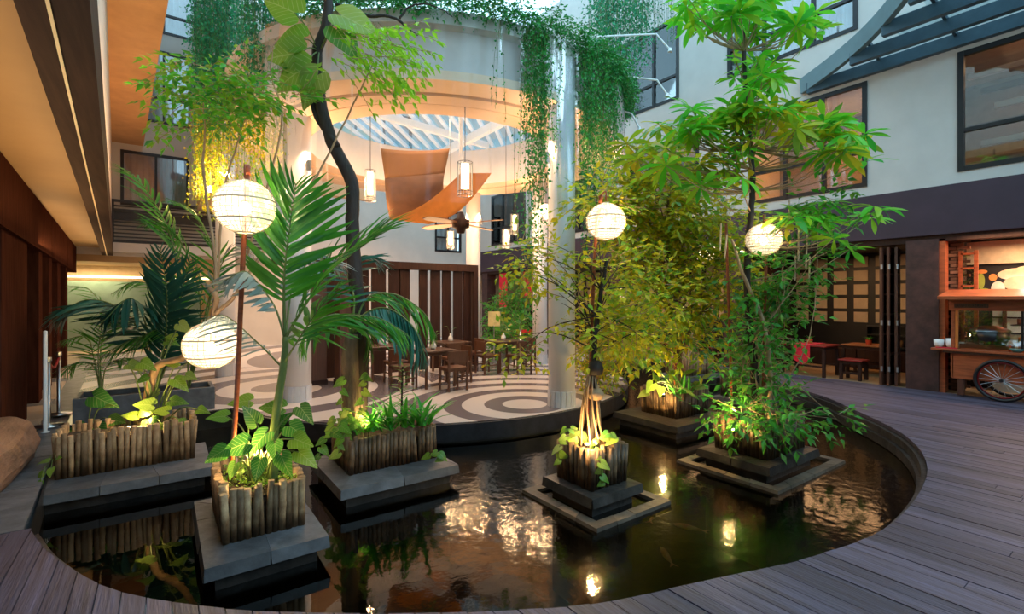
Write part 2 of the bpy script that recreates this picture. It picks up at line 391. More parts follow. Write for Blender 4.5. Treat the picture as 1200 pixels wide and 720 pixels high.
d1, s1 = spiral(5.03, 6.66, 1.45, 0); d2_, s2 = spiral(2.0, 10.6, .9, 1); d3_, s3 = spiral(5.6, 14.6, .55, 2)
def sel(da, sa, db, sb):
    lt = N.new('ShaderNodeMath'); lt.operation = 'LESS_THAN'; L.new(da, lt.inputs[0]); L.new(db, lt.inputs[1])
    mx = N.new('ShaderNodeMix'); mx.data_type = 'FLOAT'; L.new(lt.outputs[0], mx.inputs[0]); L.new(sb, mx.inputs[2]); L.new(sa, mx.inputs[3])
    mn = N.new('ShaderNodeMath'); mn.operation = 'MINIMUM'; L.new(da, mn.inputs[0]); L.new(db, mn.inputs[1])
    return mn.outputs[0], mx.outputs[0]
da, sa = sel(d1, s1, d2_, s2); da, sa = sel(da, sa, d3_, s3)
mx = N.new('ShaderNodeMix'); mx.data_type = 'RGBA'; L.new(sa, mx.inputs[0]); mx.inputs[6].default_value = (.72,.63,.58,1); mx.inputs[7].default_value = (.17,.14,.15,1)
L.new(mx.outputs[2], b.inputs['Base Color']); b.inputs['Roughness'].default_value = .22
fl = [(LX(-.56,9.3),9.3)] + arc + pool_back[::-1] + [(11.7,7.7),(XR,7.7),(XR,YB),(LX(-.56,YB),YB)]
mb = MB().ngon_prism(fl, -.02, 0.0)
terr = struct(mb, 'floor_terrace', m)
# black slab edge of the round platform and pegs under it
mb = MB().lathe([(RP-.25,-.26),(RP+.05,-.26),(RP+.05,-.012),(RP-.25,-.012)], (CX,CY,0), 64, math.radians(190), math.radians(368))
struct(mb, 'trim_platform_edge', mat('black_granite', (.035,.033,.04), .3, var=.4, scale=6, bump=.15), smooth=False)
mb = MB().lathe([(RP-.5,-1.2),(RP-.5,-.2)], (CX,CY,0), 48, math.radians(190), math.radians(368))
struct(mb, 'trim_platform_wall', M_STONED)
gr = None
mb = MB()
for k in range(80):
    a = math.radians(222 + k*1.0); mb.tube([(CX+(RP-.12)*math.cos(a),CY+(RP-.12)*math.sin(a),-.5),(CX+(RP-.12)*math.cos(a),CY+(RP-.12)*math.sin(a),-.262)], .008, 5)
o = build(mb, 'overflow_grating', mat('pale_peg', (.6,.5,.36), .4, .3)); tag(o, 'row of small metal pegs under the round platform edge at the waterline', 'grating')
# left strip: curb, tiled walk, floor under the wing
mb = MB()
for i in range(7):
    y0 = 5.31 + i*.58; lbox(mb, -.86, -.57, y0, y0+.572, -.30, R.uniform(-.004,.003))
cu = struct(MB().box(-2,-1.9,5,5.1,-.3,-.29), 'trim_curb', M_STONE)
for i in range(7):
    y0 = 5.31 + i*.58; build(lbox(MB(), -.86, -.57, y0, y0+.572, -.30, R.uniform(-.004,.003)), 'curb_stone', M_STONE, cu)
M_TILE = mat('cream_floor_tile', (.55,.42,.30), .3, var=.12, scale=2, rand=.12)
fw = struct(MB().box(-9,-1.1,5.3,21,-.2,-.03), 'floor_walk', M_STONE)
for i in range(26):
    for j in range(7):
        y0 = 5.31+i*.6; x0 = -.865-j*.6
        if (i*3+j) % 5 == 0 or j > 6: mm = M_STONE
        else: mm = M_TILE
        build(lbox(MB(), x0-.595, x0-.003, y0, y0+.594, -.03, 0), 'floor_tile', mm, fw)

# ---- walls with openings
def holes_wall(axis, c0, c1, a0, a1, z0, z1, holes):
    mb = MB()
    As = sorted({a0,a1,*[h[0] for h in holes],*[h[1] for h in holes]}); Zs = sorted({z0,z1,*[h[2] for h in holes],*[h[3] for h in holes]})
    As = [a for a in As if a0 <= a <= a1]; Zs = [z for z in Zs if z0 <= z <= z1]
    for i in range(len(As)-1):
        run = None
        for j in range(len(Zs)-1):
            ca, cz = (As[i]+As[i+1])/2, (Zs[j]+Zs[j+1])/2
            solid = not any(h[0] < ca < h[1] and h[2] < cz < h[3] for h in holes)
            if solid:
                if run is None: run = Zs[j]
            if (not solid or j == len(Zs)-2) and run is not None:
                e = Zs[j] if not solid else Zs[j+1]
                if axis == 'x': mb.box(c0,c1,As[i],As[i+1],run,e)
                else: mb.box(As[i],As[i+1],c0,c1,run,e)
                run = None
    return mb
w2 = [(.05+4*k-(0), 2.6+4*k, 4.18, 6.42) for k in range(5)]
w3 = [(-.3,2.7,7.6,10.0),(4.22,7.2,7.6,10.0),(8.7,11.7,7.6,10.0),(13.2,16.2,7.6,10.0)]
struct(holes_wall('x', XR, XR+.25, -4, YB+.2, 3.9, 13, w2+w3), 'wall_right', M_WALLG)
struct(MB().box(XR-.06,XR+.3,-4,YB,3.03,3.96), 'trim_fascia', M_BAND)
struct(MB().box(XR+.0,XR+.3,-4,YB,2.9,3.03), 'trim_lintel', M_PLUM)
wb = [(-1.12,.78,4.9,6.73),(-.9,1.0,7.8,10.3),(-.9,1.0,10.9,12.8),(10.35,11.75,4.0,5.95),(3.0,5.2,7.6,10.0),(6.6,9.2,7.6,10.0)]
struct(holes_wall('y', YB, YB+.25, -1.5, XR+.2, 3.2, 13, wb), 'wall_back', M_WALL)
struct(MB().box(1.6,XR+3.4,YB,YB+.25,0,3.2), 'wall_lobby', M_WALL)
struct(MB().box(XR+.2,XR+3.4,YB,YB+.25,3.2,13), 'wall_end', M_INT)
struct(MB().box(-9,1.6,YB+2.6,YB+2.8,0,3.4), 'wall_recess', M_INTL)
struct(MB().box(-9,1.6,YB+.05,YB+2.6,3.0,3.3), 'ceiling_recess', M_CEIL)
struct(MB().box(1.6,1.7,YB+.2,YB+2.6,0,3.2), 'wall_recess_side', M_INTL)
struct(MB().box(-9,1.6,YB-.0,YB+2.7,-.2,0.0), 'floor_recess', M_TILE)
struct(MB().box(-9,1.6,YB-.02,YB+.05,3.22,3.62), 'trim_slab', M_WALL)
mb = MB().box(-9,1.6,YB+2.3,YB+2.36,2.55,2.62)
struct(mb, 'trim_cove_lamp', mat('cove_glow', (1,.8,.4), emit=2, ecol=(1,.85,.45)))
o = struct(MB().box(-3.2,1.2,YB+1.6,YB+1.64,0,2.4), 'window_frosted_screen', mat('green_frosted_glass', (.35,.50,.42), .25, var=.2, scale=1.5, trans=.3))
# railing of dark slats before the back wall
rl = thing('slatted_railing', 'dark horizontal slat railing under the curtained window at the far left', 'railing', (.3,YB-.35,3.6))
for i, z in enumerate([3.62,3.78,3.90,4.02,4.14,4.26,4.62,4.78,4.92]):
    h = .09 if i in (0,6,8) else .045
    build(MB().box(-1.35,3.2,YB-.4,YB-.36,z,z+h), 'slat', M_DARK, rl)
for x in (-1.3,.2,1.7,3.15): build(MB().box(x-.04,x+.04,YB-.38,YB-.3,3.6,5.0), 'post', M_DARK, rl)
build(MB().box(-1.3,3.2,YB-.33,YB-.30,4.35,4.62), 'solid_panel', M_DARK, rl)
struct(MB().box(-1.6,3.4,YB-.5,YB,3.3,3.6), 'trim_balcony_slab', M_WALL)
# ---- windows
WN = [0]
M_PANE = glass('window_glass', clear=.9)
def window(axis, c, a0, a1, z0, z1, vs, hs, curtain, name=None, back=0.0, label=None):
    WN[0] += 1
    w = bpy.data.objects.new('window_%d' % WN[0], None); COL.objects.link(w); w['kind'] = 'structure'
    loc = Vector((c,(a0+a1)/2,z0)) if axis == 'x' else Vector(((a0+a1)/2,c,z0)); w.location = loc; WL[w.name_full] = loc
    def bx(a,b,p,q,d0,d1):
        return MB().box(c+d0,c+d1,a,b,p,q) if axis == 'x' else MB().box(a,b,c+d0,c+d1,p,q)
    t = .09
    A = [a0]+[a0+(a1-a0)*v for v in vs]+[a1]; Z = [z0]+[z0+(z1-z0)*h for h in hs]+[z1]
    for i, a in enumerate(A):
        k = t if i in (0,len(A)-1) else t*.8
        lo, hi = (a, a+k) if i == 0 else ((a-k, a) if i == len(A)-1 else (a-k/2, a+k/2))
        build(bx(lo,hi,z0,z1,-.03,.08), 'mullion', M_DARK, w)
    for i, z in enumerate(Z):
        lo, hi = (z, z+t) if i == 0 else ((z-t, z) if i == len(Z)-1 else (z-t*.4, z+t*.4))
        build(bx(a0+t,a1-t,lo,hi,-.02,.07), 'rail', M_DARK, w)
    for i in range(len(A)-1):
        for j in range(len(Z)-1):
            build(bx(A[i]+.03,A[i+1]-.03,Z[j]+.03,Z[j+1]-.03,.02,.026), 'pane', M_PANE, w)
    if curtain:
        mb = MB(); n = int((a1-a0)/.035); vv = []; 
        for i in range(n+1):
            a = a0+(a1-a0)*i/n; d = .28 + .05*math.sin(i*1.3) + .02*math.sin(i*.37)
            for z in (z0,z1): vv.append((c+d,a,z) if axis == 'x' else (a,c+d,z))
        mb.add(vv, [(2*i,2*i+2,2*i+3,2*i+1) for i in range(n)])
        build(mb, 'curtain', curtain, w, smooth=True)
    return w
for i, h in enumerate(w2):
    window('x', XR, *h, (.42,) if i < 1 else (.33,.66), (.34,), M_CURT if i >= 3 else None)
for h in w3: window('x', XR, *h, (.3,.68), (.3,), M_CURT)
for i, h in enumerate(wb):
    window('y', YB, *h, (.5,), () if i == 0 else (.35,), M_SHEER if i in (0,) else M_CURT)
# rooms behind the right-hand windows
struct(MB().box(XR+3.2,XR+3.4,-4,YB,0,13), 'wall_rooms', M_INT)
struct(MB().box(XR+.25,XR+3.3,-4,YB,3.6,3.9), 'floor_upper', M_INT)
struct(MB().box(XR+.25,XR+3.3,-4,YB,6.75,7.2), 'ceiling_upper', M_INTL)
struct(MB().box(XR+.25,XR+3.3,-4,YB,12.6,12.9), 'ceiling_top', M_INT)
struct(MB().box(XR+.3,XR+3.3,-4,YB,3.0,3.08), 'ceiling_dining', M_DARK)
for y in (3.3,7.4,11.4,15.4): struct(MB().box(XR+.25,XR+3.2,y,y+.15,3.9,12.6), 'wall_party', M_INTL)
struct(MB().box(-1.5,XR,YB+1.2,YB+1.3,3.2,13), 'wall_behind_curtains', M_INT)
struct(MB().box(XR,XR+3.3,-.6,YB,-.12,-.001), 'floor_dining', mat('oak_floor', (.42,.24,.11), .35, var=.2, scale=3, stretch=(8,1,1)))
struct(MB().box(-6,XR+3,-4.2,-4,0,4.2), 'wall_unseen_front', M_WALL)  # unseen, added to keep out sky light; cut low to brighten the columns
struct(MB().box(-6,-5.8,-4,YB+3,0,13), 'wall_far_left', M_PLUM)
# ---- old wing on the left: columns, lintels, ceiling, beam, overhang
for i, (y0, y1) in enumerate([(8.1,10.2),(11.6,12.1),(13.2,13.8),(15.0,15.7),(17.2,17.9)]):
    struct(lbox(MB(), -1.75 if i else -2.6, -1.05, y0, y1, 0, 3.1), 'trim_timber_column', M_POST)
for i, (y0, y1) in enumerate([(2,11.55),(11.6,13.1),(13.2,15),(15.05,17.1),(17.2,20.6)]):
    struct(lbox(MB(), -2.0, -1.0+.0, y0, y1, 2.62+.0*i, 3.42), 'trim_timber_lintel', M_POST)
struct(lbox(MB(), -2.75,-2.6, 5, YB, 0, 3.45), 'wall_left', M_PLUM)
struct(lbox(MB(), -2.8,-.37, -4, YB, 3.45, 3.6), 'ceiling', M_CEIL)
struct(lbox(MB(), -.38,-.10, -4, YB-.05, 3.2, 3.75), 'trim_beam', M_BEAM)
struct(lbox(MB(), -.262,-.247, -4, YB-.06, 3.192, 3.21), 'trim_beam_lamp', mat('strip_glow', (1,.7,.35), emit=.07, ecol=(1,.68,.32)))
struct(lbox(MB(), -.5,-.136, -4, YB, 3.7, 6.95), 'wall_wing', M_WALL)
struct(lbox(MB(), -.5,.69, -4, YB, 6.94, 7.2), 'ceiling_overhang', M_OVER)
struct(lbox(MB(), .4,.69, -4, YB, 7.2, 13), 'wall_wing_upper', M_WALL)
struct(lbox(MB(), -3,-.5, -4, YB, 7.0, 7.2), 'ceiling_wing', M_WALL)
# ---- columns of the pavilion
M_BASE = mat('white_base_tile', (.62,.63,.68), .2, var=.05, rand=.08)
def column(u, v, r, top, label, z1=None):
    t = thing('round_column', label, 'column', (u,v,0), 'white round columns of the pavilion')
    build(MB().lathe([(0,0),(r,0),(r,top),(0,top)], (u,v,0), 40), 'shaft', M_COLW, t, smooth=True)
    n = 16
    for k in range(n):
        a = 2*PI*k/n; mb = MB().lathe([(r-.002,0.0),(r+.012,0.0),(r+.012,.26),(r-.002,.26)], (u,v,0), 3, a+.012, a+2*PI/n-.012)
        build(mb, 'base_tile', M_BASE, t)
    return t
cols = [(5.48,6.22,.225,ZS+.9,'thick white round column standing on the platform rim, nearest the water'),
        (8.5,10.55,.20,ZS,'white vine-hung column just behind and left of the nearest column'),
        (1.95,9.3,.24,ZS,'white round column behind the tall palm at the left of the platform'),
        (7.77,12.9,.22,ZS,'cream column at the right end of the dark slat screen'),
        (1.2,13.2,.20,ZS+.1,'far left round column behind the lower hanging lantern')]
for c in cols: column(*c[:5])
# ---- drum with oculus
pr = [(RO,ZS),(RO+.45,ZS),(RO+.45,ZS+.03),(RO+.52,ZS+.03),(RO+.52,ZS-.02),(RD-.55,ZS-.02),(RD-.55,ZS+.03),(RD-.47,ZS+.03),(RD-.47,ZS),(RD,ZS),(RD,ZS+.14)]
struct(MB().lathe(pr, (CX,CY,0), 96), 'ceiling_pavilion', M_SOFFIT, smooth=False)
struct(MB().lathe([(RD,ZS+.14),(RD-.10,ZS+.16),(RD-.10,ZT-.2)], (CX,CY,0), 96), 'wall_drum', mat('drum_render', (.62,.56,.52), .7, var=.08, scale=1.5), smooth=True)
struct(MB().lathe([(RD-.10,ZT-.2),(RD+.08,ZT-.2),(RD+.08,ZT),(RO,ZT),(RO,ZS)], (CX,CY,0), 96), 'trim_drum_cornice', M_WALLG)
# glass roof over the oculus
gp = glass('milky_roof_glass', tint=(.62,.85,.95), clear=.8)
rf = struct(MB().lathe([(0,ZT+.12),(RO+.3,ZT+.12)], (CX,CY,0), 48), 'ceiling_rooflight', gp)
bd = Vector((.68,.742,0)).normalized(); bn = Vector((-bd.y,bd.x,0))
M_GLZ = mat('white_glazing_bar', (.88,.93,.96), .5, var=.03, trans=.6)
for k in range(-8,9):
    off = k*.30; hl = math.sqrt(max(.01,(RO+.25)**2-off*off)); c = Vector((CX,CY,ZT+.07))+bn*off
    build(MB().bar(c-bd*hl, c+bd*hl, .085, .07), 'glazing_bar', M_GLZ, rf)
build(MB().bar((CX+1.3,CY-2.2,ZT-.1),(CX+1.3,CY+2.2,ZT-.1), .12,.2), 'roof_girder', M_GLZ, rf)
build(MB().bar((CX-2.0,CY+.3,ZT-.1),(CX+2.0,CY+.9,ZT-.1), .10,.16), 'roof_girder', M_GLZ, rf)
# clear plastic rain sheet hung round the drum
gs = glass('clear_plastic_sheet', tint=(.99,.99,1), clear=1.0, k=.45, rough=.15, bump=.6, bs=3)
mb = MB(); n = 160; a0, a1 = math.radians(205), math.radians(345)
vv = []; rows = [6.02,5.5,5.0,4.2,3.2]
for j, z in enumerate(rows):
    for i in range(n+1):
        a = a0+(a1-a0)*i/n; r = RD+.11+.02*math.sin(i*.9+j)+.012*math.sin(i*2.3)
        vv.append((CX+r*math.cos(a),CY+r*math.sin(a),z))
mb.add(vv, [(j*(n+1)+i,j*(n+1)+i+1,(j+1)*(n+1)+i+1,(j+1)*(n+1)+i) for j in range(len(rows)-1) for i in range(n)])
o = build(mb, 'rain_sheet', gs, smooth=True); tag(o, 'clear wrinkled plastic sheet hanging round the front of the white drum', 'plastic sheet')
# ---- glass canopy fixed to the right wall
cn = thing('glass_canopy', 'blue-grey steel and glass canopy with curved edge beam above the right hand windows', 'canopy', (XR,3,6.5))
arcp = bez([(12.16,5.35,6.75),(11.75,4.55,6.85),(11.15,3.72,6.93),(10.4,3.0,7.0),(9.5,2.4,7.0),(8.4,2.0,7.0)], 8)
mb = MB()
for a, b_ in zip(arcp, arcp[1:]): mb.bar(a, b_ + (b_-a)*.02, .10, .36)
build(mb, 'curved_edge_beam', M_RING, cn)
def arcv(x):
    for a, b_ in zip(arcp, arcp[1:]):
        if b_.x <= x <= a.x: return a.y+(b_.y-a.y)*(a.x-x)/max(a.x-b_.x,1e-6)
    return 2
for i, x in enumerate((12.08,11.45,10.8,10.1,9.4)):
    build(MB().bar((x,-2,6.62+.06*i),(x,arcv(x),6.62+.06*i), .13,.24), 'purlin', M_BLUEB, cn)
for y in (-1,0.2,1.4,2.6,3.8):
    x0 = 8.8 if y < 2.2 else (10.1 if y < 2.9 else 11.3)
    build(MB().bar((XR-.02,y,6.72),(x0,y,6.98), .05,.08), 'rafter', M_BLUEB, cn)
pg = glass('canopy_glass', tint=(.80,.92,.95), clear=.8, rough=.05, bump=.2, bs=6)
xs = (12.08,11.45,10.8,10.1,9.4)
for i in range(4):
    ys = [-2,-1,.2,1.4,2.6,3.8]
    for j in range(5):
        x0, x1 = xs[i+1], xs[i]; y1 = min(ys[j+1], arcv(x0)-.05)
        if y1 - ys[j] < .1: continue
        z0, z1 = 6.78+.06*i, 6.78+.06*(i+1)
        build(MB().add([(x1,ys[j],z0),(x0,ys[j],z1),(x0,y1,z1),(x1,y1,z0)],[(0,1,2,3)]), 'glass_panel', pg, cn)
# ---- ground floor of the right wing: piers, folding doors, lattice
for k, (y0,y1) in enumerate([(2.87,3.38),(6.86,7.3),(10.9,11.35),(14.9,15.35),(18.9,19.35),(-1.1,-.6)]):
    struct(MB().box(XR-.04,XR+.42,y0,y1,0,2.95), 'trim_pier', M_PIER)
struct(MB().box(XR+.0,XR+.2,2.78,2.87,0,2.95), 'trim_teak_jamb', M_RED)
struct(MB().box(XR+.1,XR+3.2,3.0,3.15,0,3.0), 'wall_partition', M_PLUM)
struct(MB().box(XR+.1,XR+3.2,7.0,7.1,0,3.0), 'wall_partition', M_PLUM)

sl_ = struct(MB().box(XR+1.2,XR+1.25,.1,.2,3.9,6.7), 'trim_reflected_slats', M_BROWN)  # slats stand in for the louvre reflection in this window
for i, z in enumerate((4.5,4.85,5.2,5.55,5.9,6.25)):
    build(MB().box(XR+1.15,XR+1.25,.1+.25*(i%2),2.3+.2*(i%3),z,z+.11), 'slat', M_SOFFIT if i%2 else M_BROWN, sl_)
# ------------------------------------------------------------------ planters
def stake_mesh(name, m, seed):
    r = random.Random(seed); mb = MB(); pts = []; rad = []
    for z, q in [(0,1),(.3+.2*r.random(),.97),(.53,1.07),(.56,.97),(1,.93)]:
        pts.append((r.uniform(-.04,.04)*z*.1, 0, z)); rad.append(.030*q)
    return mb.tube(pts, rad, 7).mesh(name, m, True)
ST_L = [stake_mesh('bamboo_stake', M_BAMB, i) for i in range(2)]
ST_D = [stake_mesh('bamboo_stake', M_BAMBD, i) for i in range(2)]
ZP = -.08
def slabs(parent, x0, x1, y0, y1, ix0, ix1, iy0, iy1, z0, z1, m, name='stone_slab', pieces=.55, slope=0.0):
    g = .003
    def side(o0, o1, i0, i1):
        o0, o1, i0, i1 = map(Vector, (o0,o1,i0,i1)); n = max(1, round((o1-o0).length/pieces))
        for k in range(n):
            a, b = k/n + (g if k else 0), (k+1)/n
            p = [o0.lerp(o1,a), o0.lerp(o1,b), i0.lerp(i1,b), i0.lerp(i1,a)]
            q = MB(); dz = R.uniform(-.003,.003); so = slope
            c = (p[0]+p[1])/2; ci = (p[2]+p[3])/2; push = (c-ci).normalized()*.02
            q.add([(p[0].x+push.x,p[0].y+push.y,z0),(p[1].x+push.x,p[1].y+push.y,z0),(p[2].x,p[2].y,z0),(p[3].x,p[3].y,z0),
                   (p[0].x,p[0].y,z1-so+dz),(p[1].x,p[1].y,z1-so+dz),(p[2].x,p[2].y,z1+dz),(p[3].x,p[3].y,z1+dz)],
                  [(3,2,1,0),(4,5,6,7),(0,1,5,4),(1,2,6,5),(2,3,7,6),(3,0,4,7)])
            build(q, name, m, parent)
    side((x0,y0),(x1,y0),(ix0,iy0),(ix1,iy0)); side((x1,y0),(x1,y1),(ix1,iy0),(ix1,iy1))
    side((x1,y1),(x0,y1),(ix1,iy1),(ix0,iy1)); side((x0,y1),(x0,y0),(ix0,iy1),(ix0,iy0))
def planter(label, x0, x1, y0, y1, h, stakes, pl, slabm, ring=None, lean=.04, zp=ZP, deep=True):
    t = thing('bamboo_planter', label, 'planter', ((x0+x1)/2,(y0+y1)/2,zp), None)
    px0,px1,py0,py1 = pl
    slabs(t, px0,px1,py0,py1, x0+.03,x1-.03,y0+.03,y1-.03, zp-.10, zp, slabm, slope=.012)
    if deep: build(MB().box(px0+.07,px1-.07,py0+.07,py1-.07,-1.29,zp-.10), 'plinth_core', M_STONED, t)
    if ring:
        r0,r1,r2,r3 = ring; w = .11
        slabs(t, r0,r1,r2,r3, r0+w,r1-w,r2+w,r3-w, -.36, -.265, M_STONEW, 'border_stone', pieces=.28)
    build(MB().box(x0+.02,x1-.02,y0+.02,y1-.02,zp,zp+h-.10), 'soil', M_SOIL, t)
    def row(ax, ay, bx, by, ox, oy):
        a, b = Vector((ax,ay)), Vector((bx,by)); n = max(2, round((b-a).length/.050))
        for k in range(n+1):
            p = a.lerp(b, k/n); s = R.choice(stakes); hh = h*R.uniform(.94,1.05); w = R.uniform(.75,1.15)
            M = Matrix.Translation((p.x,p.y,zp)) @ Matrix.Rotation(R.gauss(0,.025)+ox*lean,4,'Y') @ Matrix.Rotation(R.gauss(0,.025)-oy*lean,4,'X') @ Matrix.Rotation(R.uniform(0,6),4,'Z') @ Matrix.Diagonal((w,w,hh,1))
            place(s, 'bamboo_stake', t, None, M=M)
    row(x0,y0,x1,y0,0,-1); row(x0,y1,x1,y1,0,1); row(x0,y0+.05,x0,y1-.05,-1,0); row(x1,y0+.05,x1,y1-.05,1,0)
    return t
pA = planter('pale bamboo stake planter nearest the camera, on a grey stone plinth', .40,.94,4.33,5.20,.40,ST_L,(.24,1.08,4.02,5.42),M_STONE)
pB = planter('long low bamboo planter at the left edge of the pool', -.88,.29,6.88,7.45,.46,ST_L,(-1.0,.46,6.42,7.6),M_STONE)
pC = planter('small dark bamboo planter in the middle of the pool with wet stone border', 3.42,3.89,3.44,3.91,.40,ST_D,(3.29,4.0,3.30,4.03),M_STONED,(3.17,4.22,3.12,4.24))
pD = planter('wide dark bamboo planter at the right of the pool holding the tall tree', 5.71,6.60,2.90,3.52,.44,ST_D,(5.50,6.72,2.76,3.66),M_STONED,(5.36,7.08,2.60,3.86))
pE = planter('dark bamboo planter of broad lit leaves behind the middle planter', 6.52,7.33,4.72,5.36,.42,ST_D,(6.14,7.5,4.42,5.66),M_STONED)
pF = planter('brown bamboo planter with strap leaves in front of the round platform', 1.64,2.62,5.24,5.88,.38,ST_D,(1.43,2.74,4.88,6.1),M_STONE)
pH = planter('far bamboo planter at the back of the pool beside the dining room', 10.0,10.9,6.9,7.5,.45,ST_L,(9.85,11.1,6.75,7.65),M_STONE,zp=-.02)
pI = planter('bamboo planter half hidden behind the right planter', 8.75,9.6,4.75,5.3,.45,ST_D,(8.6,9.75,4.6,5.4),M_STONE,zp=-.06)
tr = thing('stone_trough', 'long grey stone trough of palms behind the left planter', 'planter', (-.2,9.6,0))
tx = lambda a,b,y0,y1,z0,z1: build(MB().box(a,b,y0,y1,z0,z1), 'stone_slab', M_STONE, tr, bevel=.008)
tx(-1.04,-.2,9.30,9.36,0,.36); tx(-.195,.7,9.30,9.36,0,.36); tx(-1.04,.7,9.95,10.0,0,.36); tx(-1.04,-.98,9.36,9.95,0,.36); tx(.64,.7,9.36,9.95,0,.36)
build(MB().box(-.98,.64,9.36,9.95,0,.28), 'soil', M_SOIL, tr)
bt = thing('timber_block', 'massive rough brown block lying on the walk at the far left edge', 'block', (-1.9,6.9,0))
bk = MB(); prof = [(-2.6,0),(-1.24,0),(-1.14,.12),(-1.24,.36),(-1.40,.44),(-2.5,.46)]
vv = []; n = 9
for j in range(n):
    y = 6.15+1.75*j/(n-1); taper = .0
    for (x,z) in prof: vv.append((x+.05*noise.noise(Vector((x*2,y*1.7,z*3)))+.02*R.random(), y + .04*noise.noise(Vector((x*3,z*4,5+j*.1))), max(0,z*(1+.10*noise.noise(Vector((x,y*2,3))))))) 
m_ = len(prof)
bk.add(vv, [(j*m_+i,(j+1)*m_+i,(j+1)*m_+(i+1)%m_,j*m_+(i+1)%m_) for j in range(n-1) for i in range(m_)]+[tuple(range(m_)),tuple((n-1)*m_+i for i in range(m_))[::-1]])
build(bk, 'block_body', mat('rough_sawn_wood', (.22,.12,.075), .6, var=.35, scale=3, stretch=(3,.8,3), bump=.5), bt, bevel=.03, normals=True)

# ------------------------------------------------------------------ leaf shapes
def leaf_shape(name, m, prof, n_bend=.0, fold=.12, petal=0):
    """prof: (x, halfwidth); mesh along +X, fold up along midrib, bend down in z"""
    mb = MB(); vs = []; L_ = len(prof)
    for x, w in prof:
        z = -n_bend*x*x
        vs += [(x,-w,z+fold*w),(x,0,z),(x,w,z+fold*w)]
    fs = []
    for i in range(L_-1):
        a = 3*i; fs += [(a,a+3,a+4,a+1),(a+1,a+4,a+5,a+2)]
    return mb.add(vs, fs).mesh(name, m, True)
def heart(name, m, bend=.25, fold=.25):
    pr = [(-.22,.20),(-.12,.36),(.05,.44),(.25,.41),(.5,.30),(.75,.15),(.95,.03)]
    mb = MB(); vs = []
    for i,(x,w) in enumerate(pr):
        z = -bend*(x+.1)**2; mid = x if x >= 0 else 0.0
        vs += [(x,-w,z+fold*w*.5-.15*w*w),(x+.02,-w*.5,z+fold*w*.3),(mid if i < 2 else x,0,-bend*(mid+.1)**2 if i<2 else z),(x+.02,w*.5,z+fold*w*.3),(x,w,z+fold*w*.5-.15*w*w)]
    fs = []
    for i in range(len(pr)-1):
        a = 5*i
        for k in range(4): fs.append((a+k,a+5+k,a+6+k,a+k+1))
    return mb.add(vs, fs).mesh(name, m, True)
ME_W = [leaf_shape('leaf', L_WHORL, [(0,.01),(.2,.05),(.45,.10),(.65,.125),(.85,.085),(1,.01)], b, .25) for b in (.25,.5)]
ME_WG = [leaf_shape('leaf', L_GOLD, [(0,.01),(.2,.05),(.45,.10),(.65,.125),(.85,.085),(1,.01)], b, .25) for b in (.25,.5)]
ME_PN = {k: leaf_shape('leaflet', m, [(0,.012),(.12,.034),(.4,.044),(.75,.032),(1,.003)], .28, .35) for k, m in dict(g=L_PALM,b=L_PALMB,s=L_GREY).items()}
ME_ST = [leaf_shape('leaf', L_STRAP, [(0,.035),(.3,.042),(.6,.036),(.85,.022),(1,.002)], b, .5) for b in (.2,.5,.9)]
ME_H = [heart('leaf', L_BIG, .2, .2), heart('leaf', L_BIG, .5, .35)]
ME_HP = [heart('leaf', L_POTH, .2, .3), heart('leaf', L_POTH, .5, .2)]
ME_OV = [leaf_shape('leaf', L_BIG, [(0,.01),(.1,.12),(.35,.23),(.6,.2),(.85,.09),(1,.01)], .35, .3)]
ME_BAN = [leaf_shape('leaf', L_POTH, [(0,.01),(.08,.11),(.3,.17),(.6,.16),(.85,.08),(1,.01)], .25, .35)]
UP = Vector((0,0,1))
def rv(s=1): return Vector((R.gauss(0,s),R.gauss(0,s),R.gauss(0,s)))
def leaf_at(me, name, parent, p, d, up, ln, w=1.0):
    M = frameM(p, d, up) @ Matrix.Diagonal((ln,ln*w,ln,1)); return place(me, name, parent, None, M=M)
class Foliage:
    """many small leaves on sprigs, joined"""
    def __init__(s): s.l = MB(); s.t = MB()
    def leaf(s, p, d, up, ln, w):
        d = d.normalized(); y = up.cross(d)
        if y.length < 1e-3: y = Vector((1,0,0))
        y.normalize(); z = d.cross(y)
        a = p + d*ln*.42 + y*ln*w*.5 + z*ln*.06; b = p + d*ln*.42 - y*ln*w*.5 + z*ln*.06; t = p + d*ln - z*ln*.08
        s.l.add([p, b, p+d*ln*.45, a, t], [(0,1,2),(0,2,3),(1,4,2),(2,4,3)])
    def sprig(s, p, d, n, step, ln, w, droop=.25, twig=True):
        q = p.copy(); pts = [q.copy()]; d = d.normalized()
        for k in range(n):
            d = (d + Vector((0,0,-droop*.12)) + rv(.06)).normalized(); q = q + d*step; pts.append(q.copy())
            side = d.cross(UP); side = side.normalized() if side.length > .01 else Vector((1,0,0))
            sg = 1 if k % 2 else -1
            s.leaf(q, d*.55 + side*sg*.9 + rv(.25) + Vector((0,0,-.15)), UP+rv(.35), ln*R.uniform(.7,1.15), w)
        s.leaf(q, d + rv(.1), UP+rv(.3), ln, w)
        if twig and R.random() < .4: s.t.tube(pts, .004, 3, cap=False)
def blob_points(blobs, n):
    tot = sum(b[3]*b[4] if len(b) > 4 else b[3] for b in blobs)
